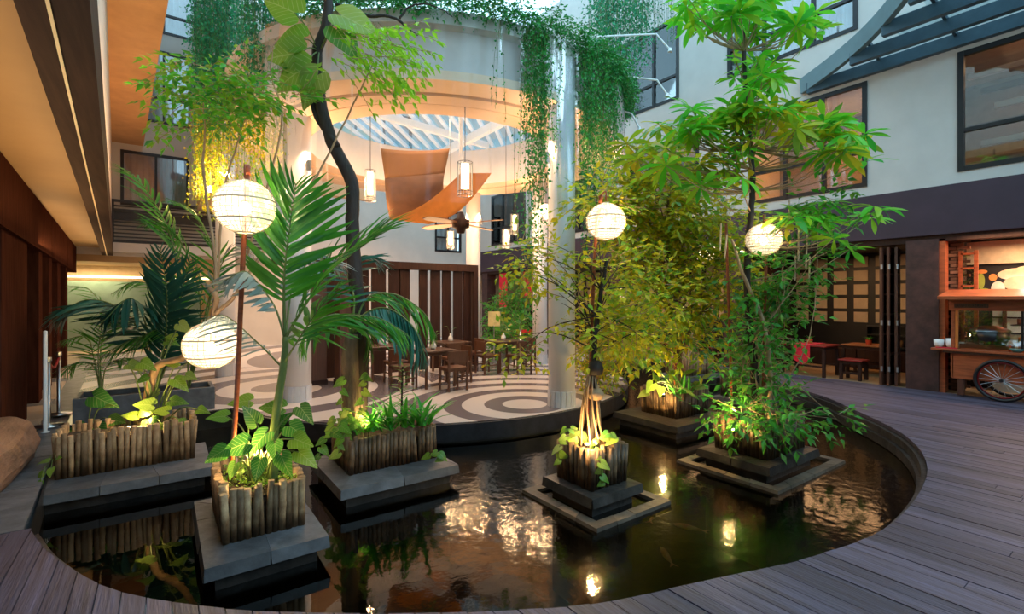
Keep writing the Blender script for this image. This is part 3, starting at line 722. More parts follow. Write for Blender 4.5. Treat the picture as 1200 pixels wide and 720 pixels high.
def fill(fo, blobs, n, ln, w=.38, k=(4,8), step=.05, droop=.3):
    """blobs: (px,py,depth,rx_px,ry_px,weight)"""
    tw = sum(b[5] for b in blobs)
    for b in blobs:
        c = P(b[0],b[1],b[2]); rx = b[3]*b[2]/F; ry = b[4]*b[2]/F; rz = (rx+ry)/2*.8
        rt = Vector((CT,-ST,0)); fw_ = Vector((ST,CT,0))
        for i in range(int(n*b[5]/tw)):
            q = rv(1).normalized()*(R.random()**.45)
            p = c + rt*q.x*rx + UP*q.z*ry + fw_*q.y*rz
            d = (p-c).normalized()*.8 + rv(.6) + Vector((0,0,-.1))
            fo.sprig(p, d, R.randint(*k), step, ln, w, droop)
def put(fo, parent, lm, tm=M_TWIG, lname='foliage', tname='twigs'):
    build(fo.l, lname, lm, parent, kind='stuff'); 
    if fo.t.v: build(fo.t, tname, tm, parent, kind='stuff')
# ------------------------------------------------------------------ hanging vines
def vine(label, strands, m, cat='vine', leaf=.045, den=34, name='hanging_vine', spread=.05, group=None):
    """strands: (top Vector, length); one tangle = one object"""
    lm, tm = MB(), MB(); fo = Foliage()
    for p, ln in strands:
        q = Vector(p); n = max(3, int(ln/.12)); pts = [q.copy()]
        dx, dy = R.gauss(0,.03), R.gauss(0,.03)
        for i in range(n):
            q = q + Vector((dx*.12+R.gauss(0,.008),dy*.12+R.gauss(0,.008),-ln/n)); pts.append(q.copy())
            for j in range(max(1,int(den*ln/n))):
                w = 1 - .45*i/n
                fo.leaf(q + Vector((R.gauss(0,spread*w),R.gauss(0,spread*w),R.uniform(0,ln/n))), Vector((R.gauss(0,.6),R.gauss(0,.6),-.8)), rv(1), leaf*R.uniform(.6,1.2), .6)
        fo.t.tube(pts, .003, 3, cap=False)
    t = thing(name, label, cat, strands[0][0], group)
    put(fo, t, m, M_STEM, 'leaves', 'stems'); return t
def rimp(px, r=RD+.1, near=True, z=ZT):
    X = (px-600)/F; dx, dy = X*CT+ST, -X*ST+CT
    a = dx*dx+dy*dy; b = -2*(dx*CX+dy*CY); c = CX*CX+CY*CY-r*r; D = b*b-4*a*c
    if D < 0: D = 0
    t = (-b-(1 if near else -1)*math.sqrt(D))/(2*a); return Vector((dx*t,dy*t,z))
def zpix(p, py):
    d = p.x*ST+p.y*CT; return H-(py-350)/F*d
def rimstr(px0, px1, n, y0, y1, jit=.08, near=True):
    out = []
    for i in range(n):
        px = R.uniform(px0,px1); p = rimp(px, RD+.16+R.uniform(0,.06), near); ye = R.uniform(y0,y1)
        p.z = ZT+R.uniform(-.1,.03); out.append((p, max(.2, p.z - zpix(p,ye))))
    return out
vine('thick creeper curtain hanging before the vine-hung column at the drum front', rimstr(612,643,34,90,260)+rimstr(618,638,12,260,420), L_VINE, spread=.05, den=36, leaf=.055)
vine('single long thin creeper hanging down the middle of the drum front', rimstr(580,586,3,110,190), L_VINE, spread=.03, den=22)
vine('second thin creeper beside the white nearest column', rimstr(652,660,3,120,180), L_VINE, spread=.03, den=26)
vine('dense creeper curtain hanging down the right side of the drum', rimstr(680,702,36,120,260)+rimstr(684,700,8,230,330), L_VINE, spread=.06, den=32, leaf=.06)
vine('outermost creeper curtain at the right edge of the drum', rimstr(706,722,36,150,260)+rimstr(700,722,14,110,180), L_VINE, spread=.06, den=32, leaf=.06)
# growth along the top of the drum
fo = Foliage()
for i in range(2300):
    a = math.radians(R.uniform(215,372)); p = Vector((CX+(RD+.05+R.gauss(0,.12))*math.cos(a),CY+(RD+.05+R.gauss(0,.12))*math.sin(a),ZT+.04+abs(R.gauss(0,.11))))
    out = Vector((math.cos(a),math.sin(a),0))
    fo.sprig(p, out*.7+rv(.5)+Vector((0,0,.1)), 6, .045, .065, .5, 1.2)
t = thing('rim_creeper', 'bright green creeper growing along the top rim of the round drum', 'creeper', (CX,CY-RD,ZT)); put(fo, t, L_VINE, M_STEM)
def curtain_px(px0, px1, d0, d1, ztop, y0, y1, n):
    out = []
    for i in range(n):
        p = P(R.uniform(px0,px1), 0, R.uniform(d0,d1)); p.z = ztop + R.uniform(-.2,.3); out.append((p, max(.5, p.z - zpix(p, R.uniform(y0,y1)))))
    return out
vine('deep teal curtain of creepers hanging high at the left beside the glazed corner', curtain_px(226,285,8.9,10.2,7.7,90,165,140), L_TEAL, leaf=.075, den=28, spread=.08)
vine('paler teal creepers hanging behind the big lobed leaves', curtain_px(285,345,7.6,8.3,7.3,50,120,110), L_TEAL, leaf=.065, den=28, spread=.08)
vine('far creepers hanging behind the drum at the top', curtain_px(345,530,16,19,12.5,20,90,150), L_TEAL, leaf=.13, den=10, spread=.14)
vine('dense dark creeper mass hanging before the upper right windows', curtain_px(690,760,11.5,13,9.5,25,95,130)+curtain_px(700,745,11.5,12.5,9.4,90,125,30), L_TEAL, leaf=.085, den=17, spread=.12)
vine('thin creepers trailing from the dark creeper mass toward the middle window', curtain_px(758,790,12,13,9.5,5,60,40), L_TEAL, leaf=.06, den=6, spread=.07)
def mid_px(px0, px1, d0, d1, ys, y0, y1, n):
    out = []
    for i in range(n):
        p = P(R.uniform(px0,px1), ys+R.uniform(-25,25), R.uniform(d0,d1)); out.append((p, max(.3, p.z - zpix(p, R.uniform(y0,y1)))))
    return out
vine('golden lit creepers hanging over the warm wall behind the upper left lantern', mid_px(228,262,9.0,10.2,130,190,262,60)+mid_px(262,335,8.4,9.3,110,150,240,85), L_GOLD, leaf=.065, den=26, spread=.07)  # gold of the lamp light is put into the leaf colour
# planting ledge the left creepers hang from, and a glazed corner wall behind
lw = struct(MB().box(1.0,1.5,13.5,YB,7.2,12.8), 'wall_corner_upper', M_WALLG)
lw = struct(MB().box(1.0,1.5,13.5,YB,4.9,7.2), 'wall_corner_pier', mat('warm_plaster', (.70,.52,.33), .85, var=.1, scale=1))
struct(MB().box(1.5,5.6,15.6,15.9,5.0,7.2), 'wall_creeper_panel', MATS['warm_plaster'])
M_LEDG = mat('ledge_concrete', (.3,.3,.3), .8)
def ledge(px0, px1, d, z):
    a, b = P(px0,0,d), P(px1,0,d); q = MB(); q.bar((a.x,a.y,z),(b.x,b.y,z),.35,.3)
    for p in (a, b): q.bar((p.x,p.y,z),(p.x,p.y,13),.06,.06)
    return struct(q, 'trim_planting_ledge', M_LEDG)
ledge(222,285,9.6,7.95); ledge(280,350,8.0,7.5); ledge(340,525,17.5,12.7); ledge(690,795,12.4,9.75); 0

# ------------------------------------------------------------------ palms
def frond(parent, pts, n, ln, kind, w=1.0, lift=.15, ang=.75, rad=.012, t0=.2, m=None, droop=.3, roll=None):
    c = bez(pts, 8); mb = MB(); k = len(c)
    mb.tube(c, [rad*(1-.75*i/(k-1)) for i in range(k)], 5)
    fr_ = build(mb, 'frond', m or M_STEM, parent, smooth=True)
    for i in range(n):
        t = t0 + (1-t0)*(i+.5)/n; f = t*(k-1); j = min(int(f),k-2); p = c[j].lerp(c[j+1], f-j); tg = (c[j+1]-c[j]).normalized()
        side = tg.cross(roll or UP); side = side.normalized() if side.length > .05 else Vector((CT,-ST,0))
        nm = side.cross(tg).normalized(); u_ = (t-t0)/(1-t0)
        L_ = ln*(math.sin(PI*min(1,.18+.80*u_))**.7)
        for sg in (-1,1):
            a = ang*(1-.45*u_) + R.gauss(0,.06)
            d = tg*math.cos(a) + side*sg*math.sin(a) + nm*lift + Vector((0,0,-droop)) + rv(.05)
            leaf_at(ME_PN[kind], 'leaflet', fr_, p, d, nm+rv(.12), L_*R.uniform(.88,1.08), w)
    return fr_
# tall palm in the nearest planter
d = 4.25
pal = thing('palm', 'tall arching green palm rising from the nearest bamboo planter', 'palm', P(318,560,d))
build(MB().tube(bez([P(318,572,4.2),P(322,500,d),P(332,430,d),P(335,395,d)],6), [.05,.047,.045,.042,.04,.04,.038,.036,.035,.033,.032,.032,.031,.03,.029,.028,.027,.026,.025][:19], 10), 'trunk', M_STEM, pal, smooth=True)
b0 = P(334,398,d)
tocam = Vector((-ST,-CT,.35))
frond(pal, [b0,P(333,330,d),P(339,270,d-.1),P(347,215,d-.2)], 24, .62, 'g', 1.15, roll=tocam, droop=.12, ang=.95, rad=.014)
frond(pal, [b0,P(350,370,d),P(385,320,d+.05),P(430,285,d+.1),P(455,270,d+.2)], 22, .60, 'g', 1.1, roll=Vector((-.3,-.2,1)), rad=.014, droop=.0, lift=.3)
frond(pal, [b0,P(352,390,d+.1),P(392,372,d+.3),P(440,372,d+.4),P(478,392,d+.4)], 22, .58, 'g', 1.05, rad=.012, droop=.45)
frond(pal, [b0,P(322,360,d),P(300,330,d-.1),P(285,318,d-.2),P(262,330,d-.3)], 16, .36, 's', 1.5, rad=.01, droop=.7)
frond(pal, [b0,P(345,330,d+.3),P(375,300,d+.6),P(400,310,d+.8)], 14, .40, 's', 1.2, rad=.01, droop=.5)
frond(pal, [P(330,430,d),P(300,400,d+.1),P(262,370,d+.2),P(235,380,d+.3)], 16, .38, 's', 1.2, rad=.009, droop=.6)
frond(pal, [P(330,430,d),P(352,395,d-.1),P(372,365,d-.2),P(398,330,d-.2)], 16, .42, 'g', 1.2, rad=.01, droop=.3)
# palms in the stone trough
pl2 = thing('palm', 'blue-green palm spreading from the grey stone trough at the left', 'palm', Vector((-.1,9.6,.28)))
q = Vector((-.1,9.6,.28)); d = 8.2
def ff(p, *a, **k): return frond(p, *a, **k)
ff(pl2, [q,P(170,400,d),P(140,362,d-.3),P(100,352,d-.6),P(62,375,d-.8)], 24, .80, 'b', 1.3, droop=.55, rad=.022)
ff(pl2, [q,P(175,400,d),P(165,365,d-.4),P(150,350,d-.8),P(118,380,d-1.1)], 22, .75, 'b', 1.3, droop=.7, rad=.02)
ff(pl2, [q,P(205,380,d-.2),P(208,320,d-.4),P(195,265,d-.4),P(165,215,d-.3),P(135,192,d-.2)], 30, .55, 'g', 1.1, droop=.1, rad=.02)
ff(pl2, [q,P(192,410,d-.5),P(196,350,d-.8),P(188,290,d-1)], 30, .62, 'b', 1.5, roll=tocam, droop=.12, ang=1.05, rad=.02)
ff(pl2, [q,P(205,400,d-.5),P(212,350,d-.8),P(222,305,d-1)], 24, .55, 'b', 1.3, roll=tocam, droop=.12, ang=1.0, rad=.02)
pl3 = thing('palm', 'feathery green palm leaning over the right end of the stone trough', 'palm', Vector((.35,9.65,.28)))
q = Vector((.35,9.65,.28))
ff(pl3, [q,P(235,360,d),P(215,290,d-.2),P(190,262,d-.4),P(170,262,d-.4)], 22, .50, 'g', 1.0, droop=.3, rad=.016)
ff(pl3, [q,P(245,360,d),P(250,300,d-.1),P(228,250,d-.2),P(195,232,d-.2)], 22, .52, 'g', 1.0, droop=.3, rad=.016)
ff(pl3, [q,P(240,370,d),P(255,320,d),P(275,290,d),P(298,300,d)], 18, .50, 's', 1.1, droop=.45, rad=.016)
ff(pl3, [q,P(225,390,d),P(190,345,d-.2),P(160,330,d-.3),P(130,345,d-.4)], 22, .42, 'g', .8, droop=.45, rad=.014)
ff(pl3, [q,P(215,400,d-.2),P(170,395,d-.4),P(140,405,d-.6),P(100,430,d-.8)], 22, .50, 'g', 1.0, droop=.4, rad=.014)
ff(pl3, [q,P(235,395,d-.2),P(200,385,d-.4),P(175,390,d-.6),P(140,425,d-.8)], 20, .50, 'g', 1.0, droop=.4, rad=.014)
pl4 = thing('palm', 'dark low palm with fine leaflets at the left end of the stone trough', 'palm', Vector((-.75,9.65,.28)))
q = Vector((-.75,9.65,.28)); d = 7.9
for pts in ([P(110,420,d),P(100,395,d),P(70,400,d)],[P(115,420,d),P(120,390,d),P(140,372,d)],[P(110,430,d),P(90,425,d),P(72,440,d)],[P(125,430,d),P(150,420,d),P(175,432,d)],[P(118,410,d+.4),P(125,370,d+.4),P(105,340,d+.4),P(88,336,d+.3)]):
    ff(pl4, [q]+pts, 18, .38, 'g', .8, droop=.4, rad=.012)

# palm with thick trunk in the strap leaf planter, its dark companion trunk above
d = 5.65
pf = thing('palm', 'stout ringed palm trunk with drooping blue fronds in the strap leaf planter', 'palm', P(412,520,d))
build(MB().tube(bez([P(414,530,d),P(413,480,d),P(410,430,d),P(412,392,d)],6), [.13,.128,.125,.12,.12,.118,.115,.112,.11,.11,.105,.1,.1,.1,.095,.09,.085,.08,.07], 12), 'trunk', M_TRUNK, pf, smooth=True)
q = P(412,392,d)
ff(pf, [q,P(428,368,d-.1),P(455,362,d-.2),P(485,385,d-.3),P(500,425,d-.3)], 24, .62, 'b', 1.2, droop=.75, rad=.018)
ff(pf, [q,P(430,350,d+.1),P(462,345,d+.2),P(495,365,d+.2),P(512,395,d+.2)], 22, .55, 'g', 1.0, droop=.6, rad=.016)
ff(pf, [q,P(400,370,d-.1),P(380,372,d-.3),P(362,385,d-.4),P(352,405,d-.4)], 18, .45, 'g', 1.0, droop=.6, rad=.014)
ff(pf, [q,P(415,350,d),P(408,320,d+.2),P(425,300,d+.3),P(445,305,d+.3)], 18, .5, 'b', 1.0, droop=.5, rad=.014)
ff(pf, [q,P(425,385,d),P(432,395,d),P(438,420,d)], 12, .35, 'g', 1.0, droop=.8, rad=.012)

# ------------------------------------------------------------------ broad leaved plants
def broad(label, cat, base, leaves, meshes, name='broad_leaf_plant', stem=M_STEM, sr=.007, up=None, LS_=.78):
    """leaves: (px,py,depth,length,point dx,dz) petiole tip"""
    t = thing(name, label, cat, base)
    for (px,py,d_,ln,ax,az) in leaves:
        ln *= LS_
        tip = P(px,py,d_); b_ = Vector(base)+Vector((R.uniform(-.08,.08),R.uniform(-.08,.08),0))
        mid = b_.lerp(tip,.55)+Vector((0,0,.06+.1*(tip-b_).length))
        build(MB().tube(bez([b_,mid,tip],5), sr, 5), 'petiole', stem, t, smooth=True)
        dr = Vector((CT,-ST,0))*ax + UP*az + Vector((-ST,-CT,0))*R.uniform(.2,.6)
        leaf_at(R.choice(meshes), 'leaf', t, tip, dr, (up or Vector((-ST*.9,-CT*.9,.9)))+rv(.2), ln)
    return t
broad('broad heart-shaped taro leaves filling the nearest planter', 'plant', P(300,560,4.15)+Vector((0,0,-.02)),
      [(330,478,4.4,.26,-.6,.1),(292,470,4.5,.24,-.9,0),(265,488,4.2,.2,-.9,.1),(288,520,4.0,.28,-1,-.2),(262,528,3.95,.22,-.8,-.5),(305,540,3.85,.22,-.2,-.9),(340,500,4.1,.26,.9,-.3),
       (352,478,4.25,.22,.8,-.5),(330,535,3.9,.22,.5,-.7),(350,530,4.0,.24,.9,-.3),(312,508,4.1,.26,-.4,-.4),(322,520,4.0,.2,.3,-.8),(275,545,3.9,.16,-.4,-.8),(345,515,4.0,.25,1,-.1),(300,495,4.3,.24,-.2,.5),(325,500,4.3,.22,.4,.6)], ME_H+ME_HP, sr=.006)
broad('small plant of long leaves at the left end of the long planter', 'plant', P(105,512,5.9),
      [(110,465,5.9,.36,1,-.3),(95,500,5.8,.25,-.8,-.2),(115,500,5.7,.26,.4,-.4),(128,492,5.8,.28,1,0),(120,478,5.9,.22,.8,.3),(100,510,5.6,.22,-.2,-.6),(90,506,5.7,.2,-1,0)], ME_BAN+ME_H, sr=.007)
lv = []
for (a,b_,c_) in [(165,425,5.9),(172,442,5.9),(160,430,6),(205,445,5.9),(218,440,5.9),(200,470,5.9),(175,480,5.8),(182,492,5.7),(165,498,5.7),(190,500,5.7),(172,505,5.65),(185,460,6),(208,425,6),(150,427,6),(225,420,6),(178,475,5.6),(196,482,5.7),(160,488,5.8),(215,495,5.9),(232,480,6),(205,395,6.2),(210,380,6.2),(195,400,6.2)]:
    lv.append((a,b_,c_,R.uniform(.17,.26),R.choice((-1,1)),R.uniform(-.6,.3)))
broad('variegated climbing vine on the crooked branch in the long planter', 'climber', P(178,505,6.0), lv, ME_HP, name='climbing_vine', sr=.008)
broad('small leafy sprig hanging off the left curb of the pool', 'plant', G(60,549), [(50,555,4.9,.12,-.5,-.6),(56,540,5,.12,-.8,.1),(60,550,4.9,.12,.3,-.5),(48,565,4.8,.11,-.2,-.8),(66,538,5,.1,.5,.4)], ME_HP, sr=.003)
# planter E
broad('bright broad leaves lit from below in the back planter of the pool', 'plant', P(790,462,7.6),
      [(756,432,7.6,.46,-.5,.9),(782,438,7.6,.34,.7,.2),(765,450,7.4,.26,-.5,-.4),(800,440,7.7,.3,.6,.5),(775,455,7.3,.2,-.2,-.5),(815,452,7.6,.24,.9,.1),(800,455,7.4,.24,.4,-.2),(790,445,7.6,.28,-.1,.7),(823,444,7.8,.22,.7,.6),(808,462,7.4,.2,.5,-.2),(758,460,7.4,.2,-.9,-.1)], ME_BAN+ME_HP, sr=.009)
# two big leaves beside the red pole
broad('green lily-like leaves on long stalks behind the right planter', 'plant', P(858,462,8.6), [(843,405,8.6,.26,-.9,.05),(832,415,8.6,.32,-1,0),(862,420,8.5,.22,.4,.5),(860,432,8.4,.2,.1,-.8)], ME_H, sr=.01)
# trailing pothos on the middle planter and the strap planter
def trail(label, base, strands, meshes, ln=.085, name='trailing_vine'):
    t = thing(name, label, 'vine', base)
    for pts in strands:
        c = bez([P(*p) for p in pts], 5); build(MB().tube(c, .004, 4), 'stem', M_STEM, t, smooth=True)
        for i in range(1,len(c)-1,2):
            d_ = Vector((CT,-ST,0))*(1 if (i//2)%2 else -1)*.9+Vector((-ST,-CT,0))*.4+Vector((0,0,-.5)); leaf_at(R.choice(meshes), 'leaf', t, c[i], d_, Vector((-ST,-CT,.6))+rv(.3), ln*R.uniform(.7,1.25))
    return t
trail('lime heart leaves trailing down the front of the middle planter', P(685,515,5), [[(690,520,5),(702,535,4.8),(705,555,4.75),(708,572,4.75)],[(680,516,5),(662,512,5.0),(655,528,5.0),(657,548,5.0)],[(690,518,5),(676,505,5),(660,502,5.05)],[(695,520,4.9),(712,508,4.9),(722,515,4.9)]], ME_HP, .10)
trail('heart-leaf vine spilling over the left side of the strap leaf planter', P(395,500,5.3), [[(405,505,5.4),(390,500,5.35),(378,520,5.3),(372,545,5.25)],[(410,500,5.4),(400,515,5.2),(396,535,5.15)],[(420,500,5.3),(405,490,5.4),(388,492,5.4)],[(410,480,5.4),(405,495,5.3),(392,505,5.2),(384,512,5.2)],[(500,535,5.5),(512,530,5.45),(520,538,5.45)]], ME_HP, .10)
trail('thin vine climbing the stout palm trunk', P(412,500,5.5), [[(418,500,5.5),(424,470,5.5),(428,445,5.5),(430,438,5.5)],[(405,500,5.5),(400,470,5.5),(403,440,5.5)]], ME_HP, .11, 'climbing_vine')
# strap leaves
def straps(label, bases, n, ln, name='strap_leaf_plant', spread=.55):
    t = thing(name, label, 'plant', bases[0])
    for i in range(n):
        b_ = Vector(R.choice(bases))+Vector((R.gauss(0,.04),R.gauss(0,.04),0)); a = R.uniform(0,2*PI)
        d_ = Vector((math.cos(a)*spread,math.sin(a)*spread,R.uniform(.7,1.2)))
        leaf_at(R.choice(ME_ST), 'leaf', t, b_, d_, -Vector((math.cos(a),math.sin(a),0))*.3+UP*.6+rv(.1), ln*R.uniform(.55,1.1), 1.1)
    return t
straps('clump of bright green strap leaves in the planter before the platform', [P(440,505,5.6),P(460,503,5.65),P(478,500,5.7),P(495,498,5.75)], 80, .50)
straps('small tuft of narrow leaves at the left of the strap leaf planter', [P(408,510,5.5),P(425,508,5.5)], 26, .28)
straps('arching strap leaves at the right of the lit back planter', [P(795,462,7.5),P(806,462,7.5)], 16, .42)
br = thing('bromeliad', 'tall spiky dark-stemmed plant behind the strap leaves', 'plant', P(470,500,5.9))
build(MB().tube([P(470,500,5.9),P(472,430,5.9)], .012, 6), 'stem', M_TRUNKD, br)
for i in range(34):
    a = i*2.4; h_ = i/34; p = P(470,500,5.9).lerp(P(472,425,5.9),.25+.75*h_)
    leaf_at(ME_ST[1], 'leaf', br, p, Vector((math.cos(a),math.sin(a),.7)), UP-Vector((math.cos(a),math.sin(a),0))*.5, .2*(1.1-.5*h_), 1.2)

# ------------------------------------------------------------------ trees
def trunk(t, pts, r0, r1, m, name='trunk', n=10, k=6):
    c = bez(pts, k); L_ = len(c); mb = MB().tube([p+rv(.004) for p in c], [r0+(r1-r0)*i/(L_-1) for i in range(L_)], n)
    return build(mb, name, m, t, smooth=True)
def branches(t, src, targets, r0=.014, m=M_TWIG, name='branches', sag=.1):
    mb = MB()
    for s_, e_ in ((R.choice(src), e) for e in targets):
        s_, e_ = Vector(s_), Vector(e_); mid = s_.lerp(e_,.5)+rv(.06*(e_-s_).length)+Vector((0,0,sag*(e_-s_).length*.3))
        c = bez([s_,mid,e_],4); mb.tube(c, [r0*(1-.7*i/(len(c)-1)) for i in range(len(c))], 5, cap=False)
    return build(mb, name, m, t, smooth=True, kind='stuff')
# middle planter tree
d = 5.05
tC = thing('small_tree', 'knotted slender tree with small yellow-green leaves in the middle planter', 'tree', P(693,525,d))
trunk(tC, [P(693,530,d),P(694,480,d),P(696,450,d),P(697,400,d),P(703,350,d),P(712,300,d)], .035, .018, M_TRUNKD)
for dx in range(9):
    a = dx*.7; trunk(tC, [P(693,440,d)+Vector((math.cos(a)*.04,math.sin(a)*.04,0)),P(692,480,d)+Vector((math.cos(a)*.09,math.sin(a)*.09,0)),P(692,528,d)+Vector((math.cos(a+.5)*.15,math.sin(a+.5)*.15,0))], .009, .011, M_TWIG, 'aerial_root', 5, 3)
build(MB().lathe([(0,-.08),(.07,-.06),(.085,.0),(.06,.07),(0,.09)], P(698,432,d), 12), 'knot', M_TRUNKD, tC, smooth=True)
build(MB().lathe([(0,-.07),(.07,-.05),(.09,.01),(.05,.06),(0,.07)], P(698,462,d), 12), 'root_ball', M_TWIG, tC, smooth=True)
bl = [(700,235,5.3,34,22,.8),(628,312,5.4,34,18,.6),(608,294,5.4,16,10,.2),(664,350,5.2,14,26,.16),(715,320,5.3,30,40,1.1),(712,385,5.1,30,28,.9),(745,390,5.3,34,34,.9),(605,405,5.3,34,14,.28),(650,290,5.4,20,10,.08),(765,350,5.6,36,50,1.1)]
fo = Foliage(); fill(fo, bl, 440, .10, .5, (4,6), .05); put(fo, tC, L_GOLD)
branches(tC, [P(697,410,d),P(697,390,d),P(700,370,d),P(705,340,d)], [P(b[0]+R.uniform(-.7,.7)*b[3],b[1]+R.uniform(-.7,.7)*b[4],b[2]) for b in bl for _ in range(2)], .009, M_TRUNKD)
# back planter tree
d = 7.7
tE = thing('leafy_tree', 'dense yellow-green leafy tree growing from the lit back planter', 'tree', P(795,465,d))
trunk(tE, [P(795,468,d),P(796,420,d),P(790,360,d),P(785,300,d),P(782,230,d)], .05, .02, M_TRUNK)
bl = [(770,215,7.8,48,30,1.2),(738,250,7.7,32,38,1.1),(790,245,7.7,60,40,1.8),(752,310,7.6,40,34,.8),(800,300,7.7,50,36,1.1),(835,265,7.6,44,34,1),(775,350,7.6,55,30,.8),(820,350,7.5,40,34,.8),(850,320,7.5,34,34,.7),(762,395,7.6,44,24,.5),(815,395,7.6,34,22,.35)]
fo = Foliage(); fill(fo, bl, 1250, .155, .44, (4,6), .075); put(fo, tE, L_GOLD)
branches(tE, [P(796,420,d),P(792,380,d),P(788,330,d),P(785,290,d)], [P(b[0]+R.uniform(-.7,.7)*b[3],b[1]+R.uniform(-.7,.7)*b[4],b[2]) for b in bl for _ in range(2)], .02, M_TRUNK)
# right planter tall tree with whorled leaves
d = 6.0
tD = thing('umbrella_tree', 'tall tree with whorls of long glossy leaves in the wide right planter', 'tree', P(882,500,d))
trunk(tD, [P(885,505,d),P(884,440,d),P(878,380,d),P(875,320,d),P(880,250,d),P(882,200,d),P(874,130,d),P(872,40,d),P(874,-40,d)], .055, .018, M_TRUNKD)
trunk(tD, [P(900,505,d-.1),P(902,440,d-.1),P(895,380,d-.1),P(870,320,d-.1),P(858,280,d)], .035, .015, M_TWIG, 'second_trunk')
def wl(px,py,sx,sy,n,gold):
    return [(px+R.uniform(-1,1)*sx,py+R.uniform(-1,1)*sy,6.0+R.uniform(-.55,.45),gold) for _ in range(round(n*1.7))]
wh = wl(825,15,30,16,6,0)+wl(885,10,34,14,6,0)+wl(935,25,24,16,5,0)+wl(860,30,30,14,4,0)+wl(885,80,28,12,6,0)+wl(905,95,30,10,4,0)+wl(870,125,26,10,4,0)+wl(818,125,14,8,2,.2)+\
     wl(790,155,28,12,5,.5)+wl(760,180,28,14,5,.9)+wl(850,130,30,16,6,.8)+wl(830,160,26,14,4,.6)+wl(900,140,36,14,6,.8)+wl(940,150,40,16,6,.7)+wl(985,165,28,18,6,.55)+wl(1010,160,14,18,2,.2)+wl(1000,185,20,10,2,.5)+wl(870,170,30,14,4,.3)+wl(1012,250,14,10,2,.0)+\
     wl(960,250,20,18,4,.0)+wl(930,265,18,12,3,.3)+wl(850,200,30,16,4,.3)+wl(800,205,30,14,4,.5)+wl(985,285,12,8,1,0)
wh.sort(key=lambda q:q[2]); extra = Foliage(); cntl = 0; tips = []
for (px,py,dd,gd) in wh:
    c = P(px,py,dd); tips.append(c); gold = R.random() < gd
    ax = Vector((R.gauss(0,.35),R.gauss(0,.35),1)).normalized()
    e1 = ax.orthogonal().normalized(); e2 = ax.cross(e1); nl = R.randint(8,11)
    for k in range(nl):
        a = 2*PI*k/nl+R.uniform(-.2,.2); d_ = e1*math.cos(a)+e2*math.sin(a)+ax*R.uniform(-.35,.45); ln = R.uniform(.21,.33)
        if cntl < 296: leaf_at(R.choice(ME_WG if gold else ME_W), 'leaf', tD, c, d_, ax+rv(.1), ln, 1.0); cntl += 1
        else:
            M = frameM(c, d_, ax+rv(.1)) @ Matrix.Diagonal((ln,ln,ln,1)); src = ME_WG[0] if gold else ME_W[0]
            tgt = extra.t if gold else extra.l
            tgt.add([M@v.co for v in src.vertices], [tuple(p.vertices) for p in src.polygons])
build(extra.l, 'green_leaves', L_WHORL, tD, kind='stuff', smooth=True); build(extra.t, 'golden_leaves', L_GOLD, tD, kind='stuff', smooth=True)
tk = [P(878,330,d),P(879,290,d),P(880,250,d),P(881,225,d),P(882,200,d),P(880,175,d),P(874,125,d),P(876,150,d),P(873,100,d),P(872,60,d)]
mb = MB()
for c in tips:
    s_ = min(tk, key=lambda q:(q-c).length + (3 if q.z > c.z-.12 else 0)); mid = s_.lerp(c,.55)+Vector((0,0,-.10*(c-s_).length))+rv(.03); cc = bez([s_,mid,c],4)
    mb.tube(cc, [.009*(1-.5*i/(len(cc)-1)) for i in range(len(cc))], 5, cap=False)
build(mb, 'branches', M_TWIG, tD, smooth=True, kind='stuff')
# shrub leaves lower in the right planter
tS = thing('shrub', 'shrub of mid-sized green leaves round the foot of the tall right tree', 'shrub', P(900,500,6))
bl = [(945,300,6,28,20,.6),(905,325,6,34,30,1),(900,380,6,34,34,1.1),(915,370,6,24,24,.6),(880,430,5.9,26,30,.7),(905,455,5.9,30,22,.6),(870,485,5.7,44,14,.9),(915,490,5.6,34,14,.7),(925,340,6.1,24,24,.5),(960,240,6,24,20,.5),(975,492,6,20,10,.25)]
fo = Foliage(); fill(fo, bl, 400, .125, .46, (3,6), .06); put(fo, tS, L_MID)
branches(tS, [P(895,480,6),P(885,430,6),P(880,400,6)], [P(b[0]+R.uniform(-.6,.6)*b[3],b[1]+R.uniform(-.6,.6)*b[4],b[2]) for b in bl for _ in range(2)], .009, M_TWIG)
# background shrubs
def bush(label, px, py, dd, base, blobs, n, m, ln=.12, name='shrub'):
    t = thing(name, label, 'shrub', base); fo = Foliage(); fill(fo, blobs, n, ln, .36, (4,7), .07); put(fo, t, m)
    branches(t, [Vector(base)], [P(b[0]+R.uniform(-.6,.6)*b[3],b[1]+R.uniform(-.6,.6)*b[4],b[2]) for b in blobs for _ in range(5)], .02)
bush('olive shrub behind the platform chairs between the far columns', 590,370,16.8,G(594,411),[(592,368,16.8,20,24,1),(588,393,16.6,16,14,.6),(606,350,16.8,10,14,.3)],420,L_MID,.17)
bush('low shrub left of the barrier tape at the back', 610,395,15,G(608,420),[(612,392,15,18,14,1)],160,L_MID,.16)
bush('dark shrub mass right of the nearest white column', 700,400,9.6,G(700,446),[(690,395,9.6,26,36,1),(720,410,9.6,28,24,.8),(700,440,9.4,24,10,.4),(745,380,10,30,40,1)],520,L_GOLD,.12)
bush('green shrub in the far planter beside the dining room', 800,400,11.5,Vector((10.4,7.2,.35)),[(800,400,12.4,20,22,1),(815,370,12.4,24,22,.7)],200,L_MID,.12)
bush('thin reddish shrub in the half hidden right planter', 880,420,8.9,Vector((9.1,5.0,.3)),[(880,430,9.2,26,16,1),(895,400,9.2,20,20,.8)],160,L_MID,.11)
